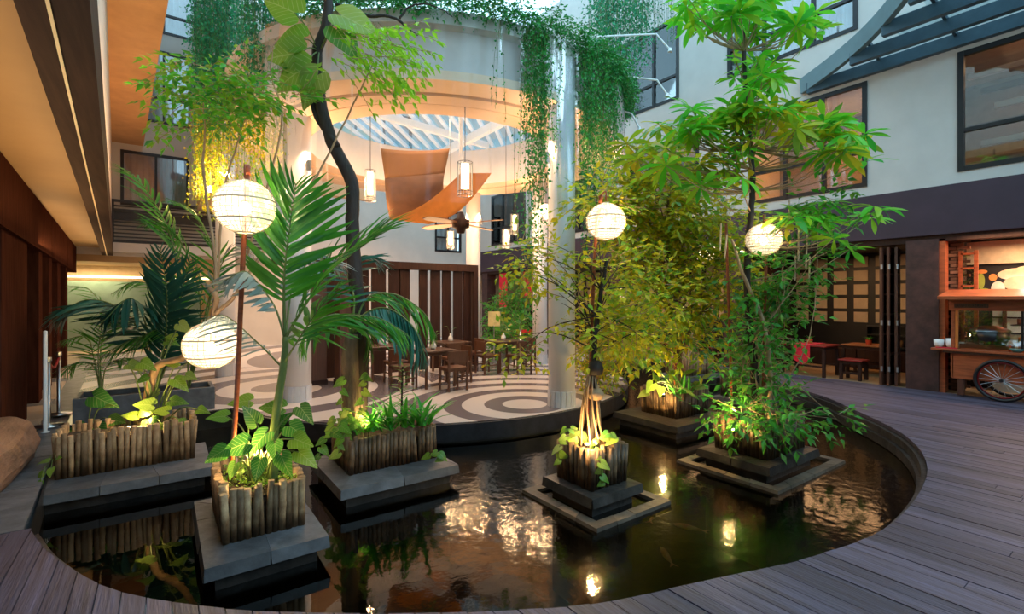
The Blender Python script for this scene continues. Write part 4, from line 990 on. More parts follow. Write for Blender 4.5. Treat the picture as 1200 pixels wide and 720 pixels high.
# dark tall trunk with big lobed leaves and compound foliage
d = 5.8
tF = thing('climber_tree', 'dark twisted trunk rising past the drum from the strap leaf planter', 'tree', P(414,505,d))
trunk(tF, [P(420,505,d),P(422,440,d),P(420,360,d),P(413,280,d),P(412,215,d),P(388,165,d),P(374,110,d),P(372,60,d),P(383,25,d),P(384,-40,d)], .10, .05, M_TRUNKD)
trunk(tF, [P(396,172,d-.05),P(370,135,d),P(368,108,d),P(376,92,d)], .035, .02, M_TRUNKD, 'side_trunk')
trunk(tF, [P(395,5,d),P(430,18,d),P(460,20,d),P(480,35,d),P(490,42,d)], .025, .008, M_TRUNKD, 'branch')
trunk(tF, [P(468,22,d),P(480,8,d),P(500,5,d),P(520,12,d),P(530,20,d)], .014, .005, M_TRUNKD, 'branch')
for (px,py,ln,ax,az,mm) in [(352,45,.42,-1,.15,0),(300,-8,.0,0,0,0),(358,80,.5,-1,-.35,0),(372,88,.42,-.6,-.8,0),(345,15,.46,-.9,.5,0),(400,18,.5,.9,-.35,0),(395,35,.40,.4,-.5,0),(352,62,.44,-1.0,-.1,0)]:
    if ln: 
        tip = P(px,py,d-.3); build(MB().tube(bez([P(374,60,d),P((px+374)/2,(py+60)/2-5,d-.15),tip],4), .008, 5), 'petiole', M_STEM, tF, smooth=True)
        leaf_at(R.choice(ME_HP), 'leaf', tF, tip, Vector((CT,-ST,0))*ax+UP*az, Vector((-ST,-CT,.25))+rv(.2), ln)
fo = Foliage()
for i in range(64):
    a = R.uniform(-.5,.9); s_ = P(380+R.uniform(0,75),30+R.uniform(-8,48),d-R.uniform(0,.6)); dd_ = Vector((CT,-ST,0))*1.0+UP*(-.15-a*.8)+rv(.12)
    fo.sprig(s_, dd_, 9, .075, .115, .42, .5)
put(fo, tF, L_SUNL, M_TWIG, 'leaflets', 'stalks')
# crooked branch tree in the long planter, holding the lower lantern
d = 6.0
tB = thing('crooked_tree', 'crooked pale-branched tree with feathery leaves leaning over the left planters', 'tree', P(172,500,6.1))
trunk(tB, [P(172,505,6.1),P(174,462,6.05),P(184,430,6),P(212,420,5.9),P(240,400,5.5),P(253,352,5.2),P(246,338,5.2)], .055, .022, M_TWIG)
trunk(tB, [P(253,368,5.2),P(272,350,5.2),P(290,325,5.2),P(330,262,5.3),P(372,205,5.5),P(420,110,5.6),P(438,72,5.6)], .024, .006, M_TWIG, 'branch')
trunk(tB, [P(253,352,5.2),P(252,300,5.2),P(238,200,5.3),P(240,160,5.4),P(238,118,5.4)], .02, .006, M_TWIG, 'branch')
trunk(tB, [P(255,330,5.3),P(262,230,5.3),P(280,160,5.4),P(295,120,5.4)], .014, .005, M_TWIG, 'branch')
trunk(tB, [P(290,300,5.4),P(330,150,5.4),P(318,90,5.4),P(320,55,5.4)], .012, .005, M_TWIG, 'branch')
fo = Foliage()
for (px,py,sx,sy,n) in [(235,85,30,20,34),(225,115,22,14,18),(275,100,34,20,34),(300,125,30,16,22),(325,105,22,14,14),(250,140,24,12,12),(205,105,10,10,6)]:
    for i in range(n):
        s_ = P(px+R.uniform(-1,1)*sx,py+R.uniform(-1,1)*sy,5.4+R.uniform(-.35,.35)); sg = -1 if R.random() < .6 else 1
        fo.sprig(s_, Vector((CT,-ST,0))*sg+UP*R.uniform(-.4,.3)+rv(.25), 7, .07, .125, .45, .4)
put(fo, tB, leafm('feathery_leaf', [(.08,.46,.03),(.18,.60,.04),(.40,.50,.03),(.05,.28,.06)]), M_TWIG, 'leaflets', 'stalks')

t = thing('ground_cover', 'low bright seedlings covering the soil of the nearest planter', 'plant', (.67,4.77,.20)); fo = Foliage()
for i in range(150): fo.sprig(Vector((R.uniform(.45,.9),R.uniform(4.4,5.15),.21)), Vector((R.gauss(0,.5),R.gauss(0,.5),1)), 3, .03, .05, .6, .3, False)
put(fo, t, L_POTH)
# ------------------------------------------------------------------ lanterns
M_RAT = mat('pale_rattan', (.85,.68,.45), .6, var=.1)
m = bpy.data.materials.new('lantern_paper'); m.use_nodes = True; N = m.node_tree.nodes; L = m.node_tree.links
b = N['Principled BSDF']; b.inputs['Base Color'].default_value = (.55,.46,.32,1); b.inputs['Roughness'].default_value = .9
b.inputs['Emission Color'].default_value = (1,.84,.62,1); b.inputs['Emission Strength'].default_value = .8
tp = N.new('ShaderNodeBsdfTransparent'); ms = N.new('ShaderNodeMixShader'); ms.inputs[0].default_value = .6
L.new(b.outputs[0], ms.inputs[1]); L.new(tp.outputs[0], ms.inputs[2]); L.new(ms.outputs[0], N['Material Output'].inputs['Surface'])
M_PAPER = m
M_BULB = mat('bulb_glow', (1,.85,.6), emit=14, ecol=(1,.82,.5))
def lantern(label, c, r, power=26):
    t = thing('woven_lantern', label, 'lantern', c, None); c = Vector(c)
    mb = MB(); nl = 30
    for i in range(nl):
        a = 2*PI*i/nl; mb.tube([c+Vector((r*math.cos(p)*math.cos(a),r*math.cos(p)*math.sin(a),r*.94*math.sin(p))) for p in [(-.40+.90*k/12)*PI for k in range(13)]], .0026, 3, cap=False)
    for k in range(1,15):
        p = (-.40+.90*k/15)*PI; mb.tube([c+Vector((r*math.cos(p)*math.cos(2*PI*i/30),r*math.cos(p)*math.sin(2*PI*i/30),r*.94*math.sin(p))) for i in range(31)], .0026 if k not in (4,8) else .007, 4, cap=False)
    build(mb, 'woven_shell', M_RAT, t)
    for p in (-.40,.5):
        rr = max(.03, r*math.cos(p*PI)); z = r*.94*math.sin(p*PI)
        build(MB().tube([c+Vector((rr*math.cos(2*PI*i/24),rr*math.sin(2*PI*i/24),z)) for i in range(25)], .008, 6, cap=False), 'rim_ring', M_RAT, t)
    pr = [(r*.95*math.cos(p*PI),r*.90*math.sin(p*PI)) for p in [-.40+.90*k/12 for k in range(13)]]
    build(MB().lathe(pr, c, 24), 'paper_lining', M_PAPER, t, smooth=True)
    build(MB().lathe([(0,-.045),(.035,-.03),(.045,0),(.035,.03),(.015,.06),(0,.065)], c+Vector((0,0,-.02)), 12), 'bulb', M_BULB, t, smooth=True)
    build(MB().tube([c+Vector((0,0,.04)),c+Vector((0,0,r*.96))], .006, 6), 'cord', M_DARK, t)
    light('lantern_lamp', 'POINT', c+Vector((0,0,.01)), power, (1,.72,.46), .05)
    return t
def pole(label, pts, r=.017, hook=None):
    t = thing('lantern_pole', label, 'pole', pts[0])
    build(MB().tube(bez(pts,4), r, 10), 'shaft', M_RED, t, smooth=True)
    if hook:
        a = Vector(pts[-1]); build(MB().tube(bez([a,a+Vector((0,0,.07)),Vector(hook)+Vector((0,0,.10)),Vector(hook)],4), .009, 6), 'hook_arm', M_RED, t, smooth=True)
        build(MB().lathe([(0,-.05),(.026,-.04),(.02,0),(.028,.03),(0,.05)], a+Vector((0,0,.04)), 10), 'finial', M_RED, t, smooth=True)
    return t
l1 = P(287,243,4.0); l2 = P(247,405,4.6); l3 = P(710,260,5.0); l4 = P(895,281,5.9); l5 = P(827,296,8.6); l6 = P(729,343,13.5); l7 = P(340,205,10.5)
lantern('big glowing woven lantern on the pole of the nearest planter', l1, .232, 26)
q = lantern('glowing woven lantern hanging low from the crooked pale branch', l2, .232, 24)
build(MB().tube([P(250,350,5.2),l2+Vector((0,0,.22))], .004, 5), 'hanging_cord', M_DARK, q)
lantern('glowing woven lantern hung beside the white columns over the middle planter', l3, .20, 22)
lantern('glowing woven lantern on the pole of the wide right planter', l4, .205, 26)
q = lantern('glowing woven lantern half hidden in yellow leaves between two poles', l5, .195, 26)
build(MB().tube([l5+Vector((0,0,.19)),P(785,262,7.7)], .004, 5), 'hanging_cord', M_DARK, q)
q = lantern('smallest, most distant round lamp seen through the leaves right of the columns', l6, .165, 22)
build(MB().tube([l6+Vector((0,0,.16)),Vector((XR-.05,l6.y+.2,3.4))], .006, 5), 'hanging_cord', M_DARK, q)
pole('reddish wooden pole standing in the nearest planter behind its lantern', [P(270,562,4.15),P(277,470,4.15),P(284,320,4.12),P(290,205,4.1)], .02, l1+Vector((0,0,.24)))
pole('reddish pole rising from the middle planter behind its lantern', [P(689,520,5.15),P(693,400,5.15),P(698,280,5.12),P(704,238,5.1)], .018, l3+Vector((0,0,.21)))
pole('reddish pole in the right planter under the right hand lantern', [P(893,505,6.05),P(895,420,6.05),P(898,300,6.05),P(900,272,6.05)], .018, l4+Vector((0,0,.2)))
pole('tall thin reddish pole left of the right hand tree', [P(857,505,6.2),P(856,420,6.2),P(853,330,6.2),P(851,262,6.2)], .017)
pole('dark pole behind the lit back planter', [P(791,465,7.9),P(792,400,7.9),P(793,330,7.9)], .02)
# ------------------------------------------------------------------ spot lamps in the planters
M_SPOT = mat('spot_glow', (1,.8,.4), emit=60, ecol=(1,.80,.40))
def spot(label, p, power=12, up=None):
    t = thing('garden_spotlight', label, 'spotlight', p); p = Vector(p)
    build(MB().tube([p+Vector((0,0,-.16)),p+Vector((0,0,-.03))], .006, 6), 'spike', M_DARK, t)
    build(MB().lathe([(.0,-.035),(.024,-.03),(.028,.012),(.024,.012)], p, 12), 'housing', M_DARK, t)
    build(MB().lathe([(0,-.008),(.02,0),(.02,.012),(0,.022)], p, 10), 'lens', M_SPOT, t)
    light('spot_lamp', 'POINT', p+(up or Vector((0,0,.07))), power, (1,.66,.25), .025)
spot('small bright spotlight on the front rim of the long left planter', P(150,502,5.55), 7, Vector((.12,.12,.12)))
spot('spotlight hidden among the taro leaves of the nearest planter', P(300,538,4.15), 8)
spot('spotlight at the roots of the knotted tree in the middle planter', P(688,522,4.9), 9, Vector((-.02,-.1,.1)))
spot('spotlight at the front of the right planter below the tall thin pole', P(860,505,5.75), 10, Vector((0,.05,.12)))
spot('spotlight on the rim of the lit back planter', P(777,463,7.45), 14)
spot('spotlight behind the strap leaves before the platform', P(432,500,5.6), 7)
# ------------------------------------------------------------------ pendants and fan in the pavilion
M_SHADE = mat('pendant_glow', (1,.8,.5), emit=2.2, ecol=(1,.74,.42))
def pendant(label, c, w, h, top, power=6):
    top = ZT+.1 if math.hypot(c[0]-CX,c[1]-CY) < RO else ZS+.02
    t = thing('pendant_lamp', label, 'pendant lamp', c); c = Vector(c); n = 14
    for k in range(n):
        a = 2*PI*k/n; build(MB().tube([c+Vector((w*math.cos(a),w*math.sin(a),-h/2)),c+Vector((w*math.cos(a),w*math.sin(a),h/2))], .004, 4), 'rod', M_METAL, t)
    for z in (-h/2,-h*.38,h/2): build(MB().tube([c+Vector((w*math.cos(2*PI*i/16),w*math.sin(2*PI*i/16),z)) for i in range(17)], .005, 4, cap=False), 'hoop', M_DARK, t)
    build(MB().lathe([(0,-h*.28),(w*.55,-h*.28),(w*.55,h*.45),(0,h*.45)], c, 14), 'glowing_tube', M_SHADE, t, smooth=True)
    build(MB().tube([c+Vector((0,0,h/2)),(c.x,c.y,top)], .007, 5), 'stem', M_DARK, t)
    light('pendant_lamp_light', 'POINT', c+Vector((0,0,-h*.55)), power, (1,.62,.30), .05)
pendant('large wire cylinder lamp hanging above the ceiling fan', P(545,210,8.2), .125, .56, ZT+.05, 14)
pendant('wire cylinder lamp hanging left of the fabric sail', P(434,218,9.5), .10, .60, ZS+.9, 14)
pendant('small wire lamp just right of the fan blades', P(593,280,11.5), .09, .45, ZS, 8)
pendant('small wire lamp below and left of the fan', P(528,281,12.5), .09, .45, ZS, 8)
pendant('wire lamp between the fan and the vine-hung column', P(603,263,12), .09, .5, ZS, 8)
pendant('wire lamp glimpsed between the two front columns', P(640,250,12.5), .09, .5, ZS, 8)
fc = P(540,262,9.5); t = thing('ceiling_fan', 'brown four-bladed ceiling fan on a white rod in the pavilion', 'ceiling fan', fc)
build(MB().tube([fc+Vector((0,0,.1)),(fc.x,fc.y,ZT+.05)], .035, 10), 'rod', M_COLW, t)
build(MB().lathe([(0,-.20),(.07,-.19),(.10,-.10),(.17,-.08),(.17,.06),(.09,.10),(.05,.22),(0,.22)], fc, 20), 'motor', M_PLUM, t, smooth=True)
M_BLADE = mat('fan_blade_wood', (.24,.10,.045), .4, var=.15)
for k in range(4):
    a = .35+k*PI/2; d_ = Vector((math.cos(a),math.sin(a),0)); s_ = Vector((-d_.y,d_.x,.15)).normalized(); mb = MB(); vv = []
    for r_, w_ in [(.17,.05),(.3,.09),(.6,.12),(.85,.11),(.98,.06)]:
        for z in (-.008,.008): vv += [fc+d_*r_-s_*w_+Vector((0,0,z-.02*r_)), fc+d_*r_+s_*w_+Vector((0,0,z-.02*r_))]
    fs = [(0,1,3,2),(16,18,19,17)]
    for i in range(4): q = 4*i; fs += [(q,q+4,q+5,q+1),(q+2,q+3,q+7,q+6),(q,q+2,q+6,q+4),(q+1,q+5,q+7,q+3)]
    build(mb.add(vv,fs), 'blade', M_BLADE, t)
# uplights on the column heads
for i, (x,y) in enumerate([(5.48,6.22),(8.5,10.55),(1.95,9.3),(7.77,12.9)]):
    lp = Vector((x,y,4.15)); dd_ = (Vector((CX,CY,4.15))-lp).normalized()
    for s_ in (-1,1):
        o_ = lp + Vector((-dd_.y,dd_.x,0))*s_*.27 + dd_*.08
        q = build(MB().lathe([(0,-.10),(.04,-.10),(.045,.08),(.0,.08)], o_, 12), 'column_uplight', M_PEB)
        tag(q, ('left' if s_ > 0 else 'right')+' '+['small tubular uplight near the top of the nearest white column','small tubular uplight near the top of the vine-hung column','small tubular uplight near the top of the column behind the tall palm','small tubular uplight atop the column at the slat screen end'][i], 'uplight', 'pair of uplights on a column, %d' % (i+1) if False else ['uplights on the nearest column','uplights on the vine-hung column','uplights on the column behind the palm','uplights on the screen column'][i])
        light('uplight_lamp', 'POINT', o_+Vector((0,0,.16)), 16, (1,.60,.28), .04)
# fabric sail
def sheet(corners, nu, nv, th, bulge):
    A,B,C_,D_ = corners; mb = MB(); vv = []
    nrm = (B-A).cross(D_-A).normalized()
    for s_ in (0,1):
        for j in range(nv+1):
            for i in range(nu+1):
                u_, v_ = i/nu, j/nv; p = A.lerp(B,u_).lerp(D_.lerp(C_,u_),v_) + bulge(u_,v_); vv.append(p+nrm*th*s_)
    n1 = (nu+1)*(nv+1); fs = []
    for j in range(nv):
        for i in range(nu):
            a = j*(nu+1)+i; fs += [(a,a+1,a+nu+2,a+nu+1),(a+n1,a+n1+nu+1,a+n1+nu+2,a+n1+1)]
    for i in range(nu): fs += [(i,i+n1,i+1+n1,i+1),(nv*(nu+1)+i,nv*(nu+1)+i+1,nv*(nu+1)+i+1+n1,nv*(nu+1)+i+n1)]
    for j in range(nv): fs += [(j*(nu+1),(j+1)*(nu+1),(j+1)*(nu+1)+n1,j*(nu+1)+n1),(j*(nu+1)+nu,j*(nu+1)+nu+n1,(j+1)*(nu+1)+nu+n1,(j+1)*(nu+1)+nu)]
    return mb.add(vv, fs)
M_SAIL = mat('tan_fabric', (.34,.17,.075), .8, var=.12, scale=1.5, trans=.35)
sl = thing('fabric_sail', 'tan fabric sail hanging in folds under the round rooflight', 'sail', P(490,215,10))
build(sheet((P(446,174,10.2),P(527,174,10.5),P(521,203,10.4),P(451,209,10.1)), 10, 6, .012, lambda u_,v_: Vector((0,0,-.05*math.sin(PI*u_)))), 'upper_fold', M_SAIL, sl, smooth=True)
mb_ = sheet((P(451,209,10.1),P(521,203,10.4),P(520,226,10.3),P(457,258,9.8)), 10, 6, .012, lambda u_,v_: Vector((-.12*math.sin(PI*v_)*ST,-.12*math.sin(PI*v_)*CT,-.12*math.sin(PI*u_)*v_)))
build(mb_, 'shaded_fold', mat('shaded_tan_fabric', (.15,.065,.028), .85, var=.15, trans=.1), sl, smooth=True)  # same sail cloth, its shadow put into a darker brown
build(sheet((P(540,203,9.3),P(576,203,9.4),P(502,263,9.4),P(455,257,9.3)), 6, 14, .012, lambda u_,v_: Vector((0,0,-.16*math.sin(PI*v_)*(.9+.5*u_)))), 'lower_fold', mat('lit_tan_fabric', (.62,.27,.06), .75, var=.1, trans=.35), sl, smooth=True)  # same sail cloth, warm light on it put into the orange
for a, b_ in ((P(446,175,10.2),(P(446,175,10.2).x,P(446,175,10.2).y,ZT+.05)),(P(527,175,10.6),(P(527,175,10.6).x,P(527,175,10.6).y,ZT+.05)),(P(575,203.5,9.4),(P(575,203,9.4).x,P(575,203,9.4).y,ZT))):
    build(MB().tube([a,b_], .004, 4), 'wire', M_METAL, sl)
# ------------------------------------------------------------------ slat screen
sc = thing('slat_screen', 'dark timber screen of upright slats closing the back of the platform', 'screen', (4.5,11.4,0))
build(MB().box(1.9,6.95,11.28,11.50,2.52,2.70), 'top_beam', M_PLUM, sc)
build(MB().box(6.82,6.95,11.28,11.50,0,2.52), 'end_post', M_PLUM, sc)
for i, (x, w, a) in enumerate([(6.66,.26,.3),(6.38,.26,-.1),(6.04,.26,.2),(5.72,.26,-.2),(5.38,.24,.2),(4.88,.28,.2),(4.6,.26,-.2),(4.22,.36,.1),(3.84,.28,.2),(3.44,.34,-.1),(3.04,.34,.1),(2.64,.32,.1),(2.25,.3,-.1)]):
    build(MB().cbox((x,11.39,1.26), (w,.05,2.52), a), 'slat', M_PLUM, sc)
kp = build(MB().box(2.25,3.0,9.9,10.35,0,1.95), 'timber_block_column', M_BROWN); 
bpy.data.objects.remove(kp)
for x0, y0, lab in ((2.45,10.6,'square brown timber box column right of the palm column'),(2.95,10.2,'second square brown timber box column beside the stout palm trunk')):
    t = thing('box_column', lab, 'box column', (x0+.18,y0+.18,0)); build(MB().box(x0,x0+.36,y0,y0+.36,0,2.5), 'body', M_BROWN, t, bevel=.01); build(MB().box(x0-.015,x0+.375,y0-.015,y0+.375,0,.1), 'plinth', M_PLUM, t)
# ------------------------------------------------------------------ cafe tables and chairs
M_CHAIR = mat('chestnut_wood', (.11,.045,.025), .4, var=.25, scale=3, stretch=(4,4,1))
M_TBL = mat('dark_table_top', (.10,.05,.032), .3, var=.25)
def cafe_table(label, x, y, w=.8):
    t = thing('cafe_table', label, 'table', (x,y,0))
    build(MB().box(x-w/2,x+w/2,y-w/2,y+w/2,.72,.75), 'table_top', M_TBL, t, bevel=.005)
    build(MB().box(x-w/2+.05,x+w/2-.05,y-w/2+.05,y+w/2-.05,.66,.72), 'apron', M_TBL, t)
    for sx in (-1,1):
        for sy in (-1,1): build(MB().box(x+sx*(w/2-.06)-.022,x+sx*(w/2-.06)+.022,y+sy*(w/2-.06)-.022,y+sy*(w/2-.06)+.022,0,.66), 'leg', M_CHAIR, t)
    return t
def cafe_chair(label, x, y, rz):
    t = thing('dining_chair', label, 'chair', (x,y,0), None)
    def lb(name, a,b_,c_,d_,e,f,m_=M_CHAIR, bev=0):
        mb = MB().box(a,b_,c_,d_,e,f); me = mb.mesh(name, m_); o = bpy.data.objects.new(name, me); COL.objects.link(o); o.parent = t; WL[o.name_full] = WL[t.name_full]
    lb('seat',-.22,.22,-.21,.21,.43,.46); lb('seat_frame',-.2,.2,-.19,.19,.39,.43)
    for sx in (-1,1):
        lb('leg',sx*.2-.018,sx*.2+.018,-.20,-.164,0,.43); lb('leg',sx*.2-.018,sx*.2+.018,.175,.211,0,.78)
        lb('stretcher',sx*.2-.01,sx*.2+.01,-.17,.18,.20,.225)
    lb('backrest',-.22,.22,.178,.205,.56,.78)
    t.rotation_euler = (0,0,rz); return t
tabs = [('small square table in front, nearest the water among the platform tables', G(508,452), .75),
        ('square table at the right end of the slat screen with a white vase', G(528,436), .75),
        ('square table nearest the vine-hung column', G(590,434), .8),
        ('square table behind the drooping palm fronds, left of the others', G(447,444), .75)]
TB = []
for i, (lab, p, w) in enumerate(tabs): cafe_table(lab, p.x, p.y, w); TB.append(p)
M_PETAL = mat('white_petal', (.8,.8,.7), .5)
def vase(label, p, leafc=5):
    t = thing('bud_vase', label, 'vase', (p.x,p.y,.751))
    build(MB().lathe([(0,0),(.05,0),(.065,.05),(.05,.11),(.02,.15),(.025,.19),(.018,.19)], (p.x,p.y,.751), 14), 'body', M_WHITE, t, smooth=True)
    for i in range(leafc):
        a = i*2.2; tip = Vector((p.x+.08*math.cos(a),p.y+.08*math.sin(a),.751+.3+.05*(i%2)))
        build(MB().tube([(p.x,p.y,.751+.16),tip], .003, 4), 'stalk', M_STEM, t); leaf_at(ME_OV[0], 'leaf', t, tip, Vector((math.cos(a),math.sin(a),.5)), UP, .10)
vase('white bud vase on the frontmost platform table', TB[0]); vase('white bud vase on the table at the end of the slat screen', TB[1],3); vase('white bud vase with leaves on the table nearest the vine-hung column', TB[2],6); vase('white bud vase on the table behind the palm fronds', TB[3],3)
chs = [(0,-.62,.1,PI/2+.1,'chair at the left side of the frontmost platform table'),(0,.1,-.66,PI,'chair on the water side of the frontmost platform table'),(0,.62,.05,-PI/2,'chair at the right side of the frontmost platform table'),
       (1,-.3,-.62,PI,'chair before the table at the end of the slat screen'),(1,.62,0,-PI/2,'chair right of the table at the end of the slat screen'),
       (2,-.62,-.2,PI/2,'chair left of the table nearest the vine-hung column'),(2,.0,-.68,PI,'chair on the near side of the table nearest the vine-hung column'),(2,.66,.0,-PI/2,'chair right of the table nearest the vine-hung column'),
       (3,-.62,0,PI/2,'chair left of the table behind the palm fronds'),(3,.1,-.62,PI,'chair on the near side of the table behind the palm fronds')]
for (ti,dx,dy,rz,lab) in chs: cafe_chair('brown low-backed wooden '+lab, TB[ti].x+dx, TB[ti].y+dy, rz)
# sign stand, barrier posts
p = G(579,424); t = thing('sign_stand', 'yellowish menu sign on a thin steel stand among the far tables', 'sign', p)
build(MB().tube([p,p+Vector((0,0,1.05))], .015, 8), 'post', M_METAL, t); build(MB().lathe([(0,0),(.16,0),(.16,.015),(0,.02)], p, 16), 'base', M_METAL, t)
build(MB().cbox(p+Vector((0,0,1.22)), (.34,.02,.42), -TH), 'board', mat('yellow_notice', (.75,.6,.25), .6), t)
def stanchion(label, p, h=.92, r=.026):
    t = thing('barrier_post', label, 'barrier post', p)
    build(MB().lathe([(0,0),(.16,0),(.16,.02),(.03,.035),(r,.05),(r,h),(0,h)], p, 18), 'post', M_METAL, t, smooth=True); build(MB().lathe([(0,0),(.035,0),(.035,.05),(0,.06)], Vector(p)+Vector((0,0,h)), 12), 'cap', M_METAL, t)
s1_ = G(57,500); s2_ = G(69,486); stanchion('nearer steel barrier post on the left walk beside the dark timber pier', s1_); stanchion('farther steel barrier post on the left walk', s2_)
M_ROPE = mat('red_rope', (.5,.015,.015), .6)
q = build(MB().tube(bez([s1_+Vector((0,0,.88)),s1_.lerp(s2_,.5)+Vector((0,0,.78)),s2_+Vector((0,0,.88))],5), .02, 8), 'barrier_rope', M_ROPE, smooth=True); tag(q, 'red rope slung between the two steel barrier posts', 'rope')
s3 = G(610,425); s4 = G(650,424)
stanchion('far barrier post beside the low shrub behind the columns', s3); stanchion('far barrier post behind the nearest white column', s4)
q = build(MB().box(0,(s4-s3).length,-.01,.01,.84,.92), 'barrier_tape', M_ROPE); q.location = s3; q.rotation_euler = (0,0,math.atan2(s4.y-s3.y,s4.x-s3.x)); tag(q, 'red retractable barrier tape behind the columns', 'tape')
p = G(53,507); q = build(MB().lathe([(0,0),(.05,0),(.05,.01),(.024,.02),(.024,1.36),(0,1.37)], p, 12), 'white_post', M_WHITE, smooth=True); tag(q, 'thin tall white post standing against the dark timber pier', 'post')
# bent sprinkler arms near the creeper mass
for i, pts in enumerate([[(700,43),(769,40),(785,58)],[(720,88),(770,94),(782,111)],[(722,128),(740,133),(749,150)]]):
    dd_ = 10.6; c = [P(a,b_,dd_) for a,b_ in pts]; w_ = P(pts[0][0]-12,pts[0][1],9.9); w_.x += 0
    t = thing('bent_arm', ['top bent white metal arm reaching out before the creeper mass','middle bent white metal arm on the right side of the drum','lowest and shortest bent white metal arm on the right side of the drum'][i], 'metal arm', w_)
    build(MB().tube([w_]+c, .02, 8), 'tube', M_WHITE, t); build(MB().lathe([(0,-.06),(.05,-.05),(.03,.03),(0,.04)], c[-1], 10), 'head', M_WHITE, t)
# bamboo wind chimes
for i, (px,py,h_) in enumerate([(925,235,48),(936,258,60),(946,275,50),(949,300,42),(932,300,36),(845,262,40),(852,275,35)]):
    a = P(px,py,6.1); b_ = P(px+R.uniform(-3,3),py+h_*.8,6.1)
    q = build(MB().tube([a,b_], .010, 6), 'hanging_tube', mat('pale_bamboo', (.7,.55,.38), .5)); tag(q, ['topmost','second','third','lowest','leftmost','far left upper','second from left'][i]+' thin pale bamboo tube hanging in the leaves of the tall right tree', 'hanging tube', 'bamboo tubes hanging in the right tree')
    q2 = MB().tube([a,a+Vector((0,0,.35))], .002, 4); s_ = build(q2, 'string', M_DARK, q)
# ------------------------------------------------------------------ folding doors and dining room on the right
def fold_door(n_, x0, y0, a, label=None):
    e = bpy.data.objects.new('door_%d' % n_, None); COL.objects.link(e); e['kind'] = 'structure'; e.location = (x0,y0,0); WL[e.name_full] = Vector((x0,y0,0))
    w = .62; d_ = Vector((math.cos(a),math.sin(a),0))
    def bb(name, s0, s1, z0, z1, m_, th=.045):
        c = Vector((x0,y0,(z0+z1)/2))+d_*(s0+s1)/2; build(MB().cbox(c,(s1-s0,th,z1-z0),a), name, m_, e)
    bb('stile',0,.08,0.01,2.85,M_BROWN); bb('stile',w-.08,w,.01,2.85,M_BROWN); bb('rail',.08,w-.08,.01,.22,M_BROWN); bb('rail',.08,w-.08,2.72,2.85,M_BROWN)
    for k in range(1,6): bb('glazing_bar',.08,w-.08,.22+k*.417-.02,.22+k*.417+.02,M_BROWN,.03)
    bb('pane',.08,w-.08,.22,2.72,M_PANE,.006)
    for z in (.35,1.3,2.45):
        c = Vector((x0,y0,z))+d_*.0; build(MB().tube([c+Vector((-.03,-.03,-.05)),c+Vector((-.03,-.03,.05))], .022, 8), 'hinge', M_METAL, e)
fold_door(1, 12.12, 3.80, -.15); fold_door(2, 12.14, 3.68, .05); fold_door(3, 12.2, 3.56, .2)
# lattice wall at the back of the dining room
lt = struct(MB().box(XR+3.06,XR+3.2,3.2,20,0,3.0), 'wall_lattice', M_DARK)
M_BEIGE = mat('beige_lattice_panel', (.50,.40,.29), .8, var=.08)
for i in range(34):
    for j in range(5):
        y = 3.5+i*.49; z = 1.12+j*.37
        build(MB().box(XR+3.03,XR+3.06,y+.08,y+.40,z+.04,z+.32), 'panel', M_BEIGE, lt)
struct(MB().box(XR+2.5,XR+3.05,3.2,6.8,.42,.47), 'trim_bench_seat', M_PLUM)
struct(MB().box(XR+2.5,XR+2.55,3.2,6.8,0,.42), 'trim_bench_front', M_PLUM)
sh = thing('wall_shelf', 'low dark shelf unit under the lattice at the right of the dining room', 'shelf', (XR+2.85,3.9,0))
for z in (.55,.85,1.06): build(MB().box(XR+2.75,XR+3.03,3.2,5.0,z,z+.03), 'shelf_board', M_DARK, sh)
for y in (3.2,4.1,4.97): build(MB().box(XR+2.75,XR+3.03,y,y+.03,.47,1.06), 'divider', M_DARK, sh)
for i in range(5): 
    q = build(MB().lathe([(0,0),(.06,0),(.07,.1),(.05,.16),(0,.16)], (XR+2.88,3.4+i*.3,.58), 10), 'shelf_jar', mat('amber_jar', (.35,.2,.1), .3), smooth=True); tag(q, ['rightmost','second from right','middle','fourth from right','leftmost'][i]+' small brown jar standing on the low dark shelf', 'jar', 'jars on the low shelf')
M_REDT = mat('crimson_table_top', (.28,.02,.015), .3, var=.1)
M_CLOTH = mat('crimson_cloth', (.62,.01,.03), .75)
def low_table(label, x, y, w, l, h, top=M_REDT, name='dining_table', cat='table', inset=.05):
    t = thing(name, label, cat, (x,y,0)); build(MB().box(x-w/2,x+w/2,y-l/2,y+l/2,h-.03,h), 'table_top' if cat == 'table' else 'seat', top, t, bevel=.004)
    build(MB().box(x-w/2+.04,x+w/2-.04,y-l/2+.04,y+l/2-.04,h-.10,h-.03), 'apron', M_PLUM, t)
    for sx in (-1,1):
        for sy in (-1,1): build(MB().box(x+sx*(w/2-.05)-.03,x+sx*(w/2-.05)+.03,y+sy*(l/2-.05)-.03,y+sy*(l/2-.05)+.03,0,h-.10), 'leg', M_PLUM, t)
    for sx in (-1,1): build(MB().box(x+sx*(w/2-.05)-.015,x+sx*(w/2-.05)+.015,y-l/2+.05,y+l/2-.05,h*.3,h*.3+.04), 'stretcher', M_PLUM, t)
    return t
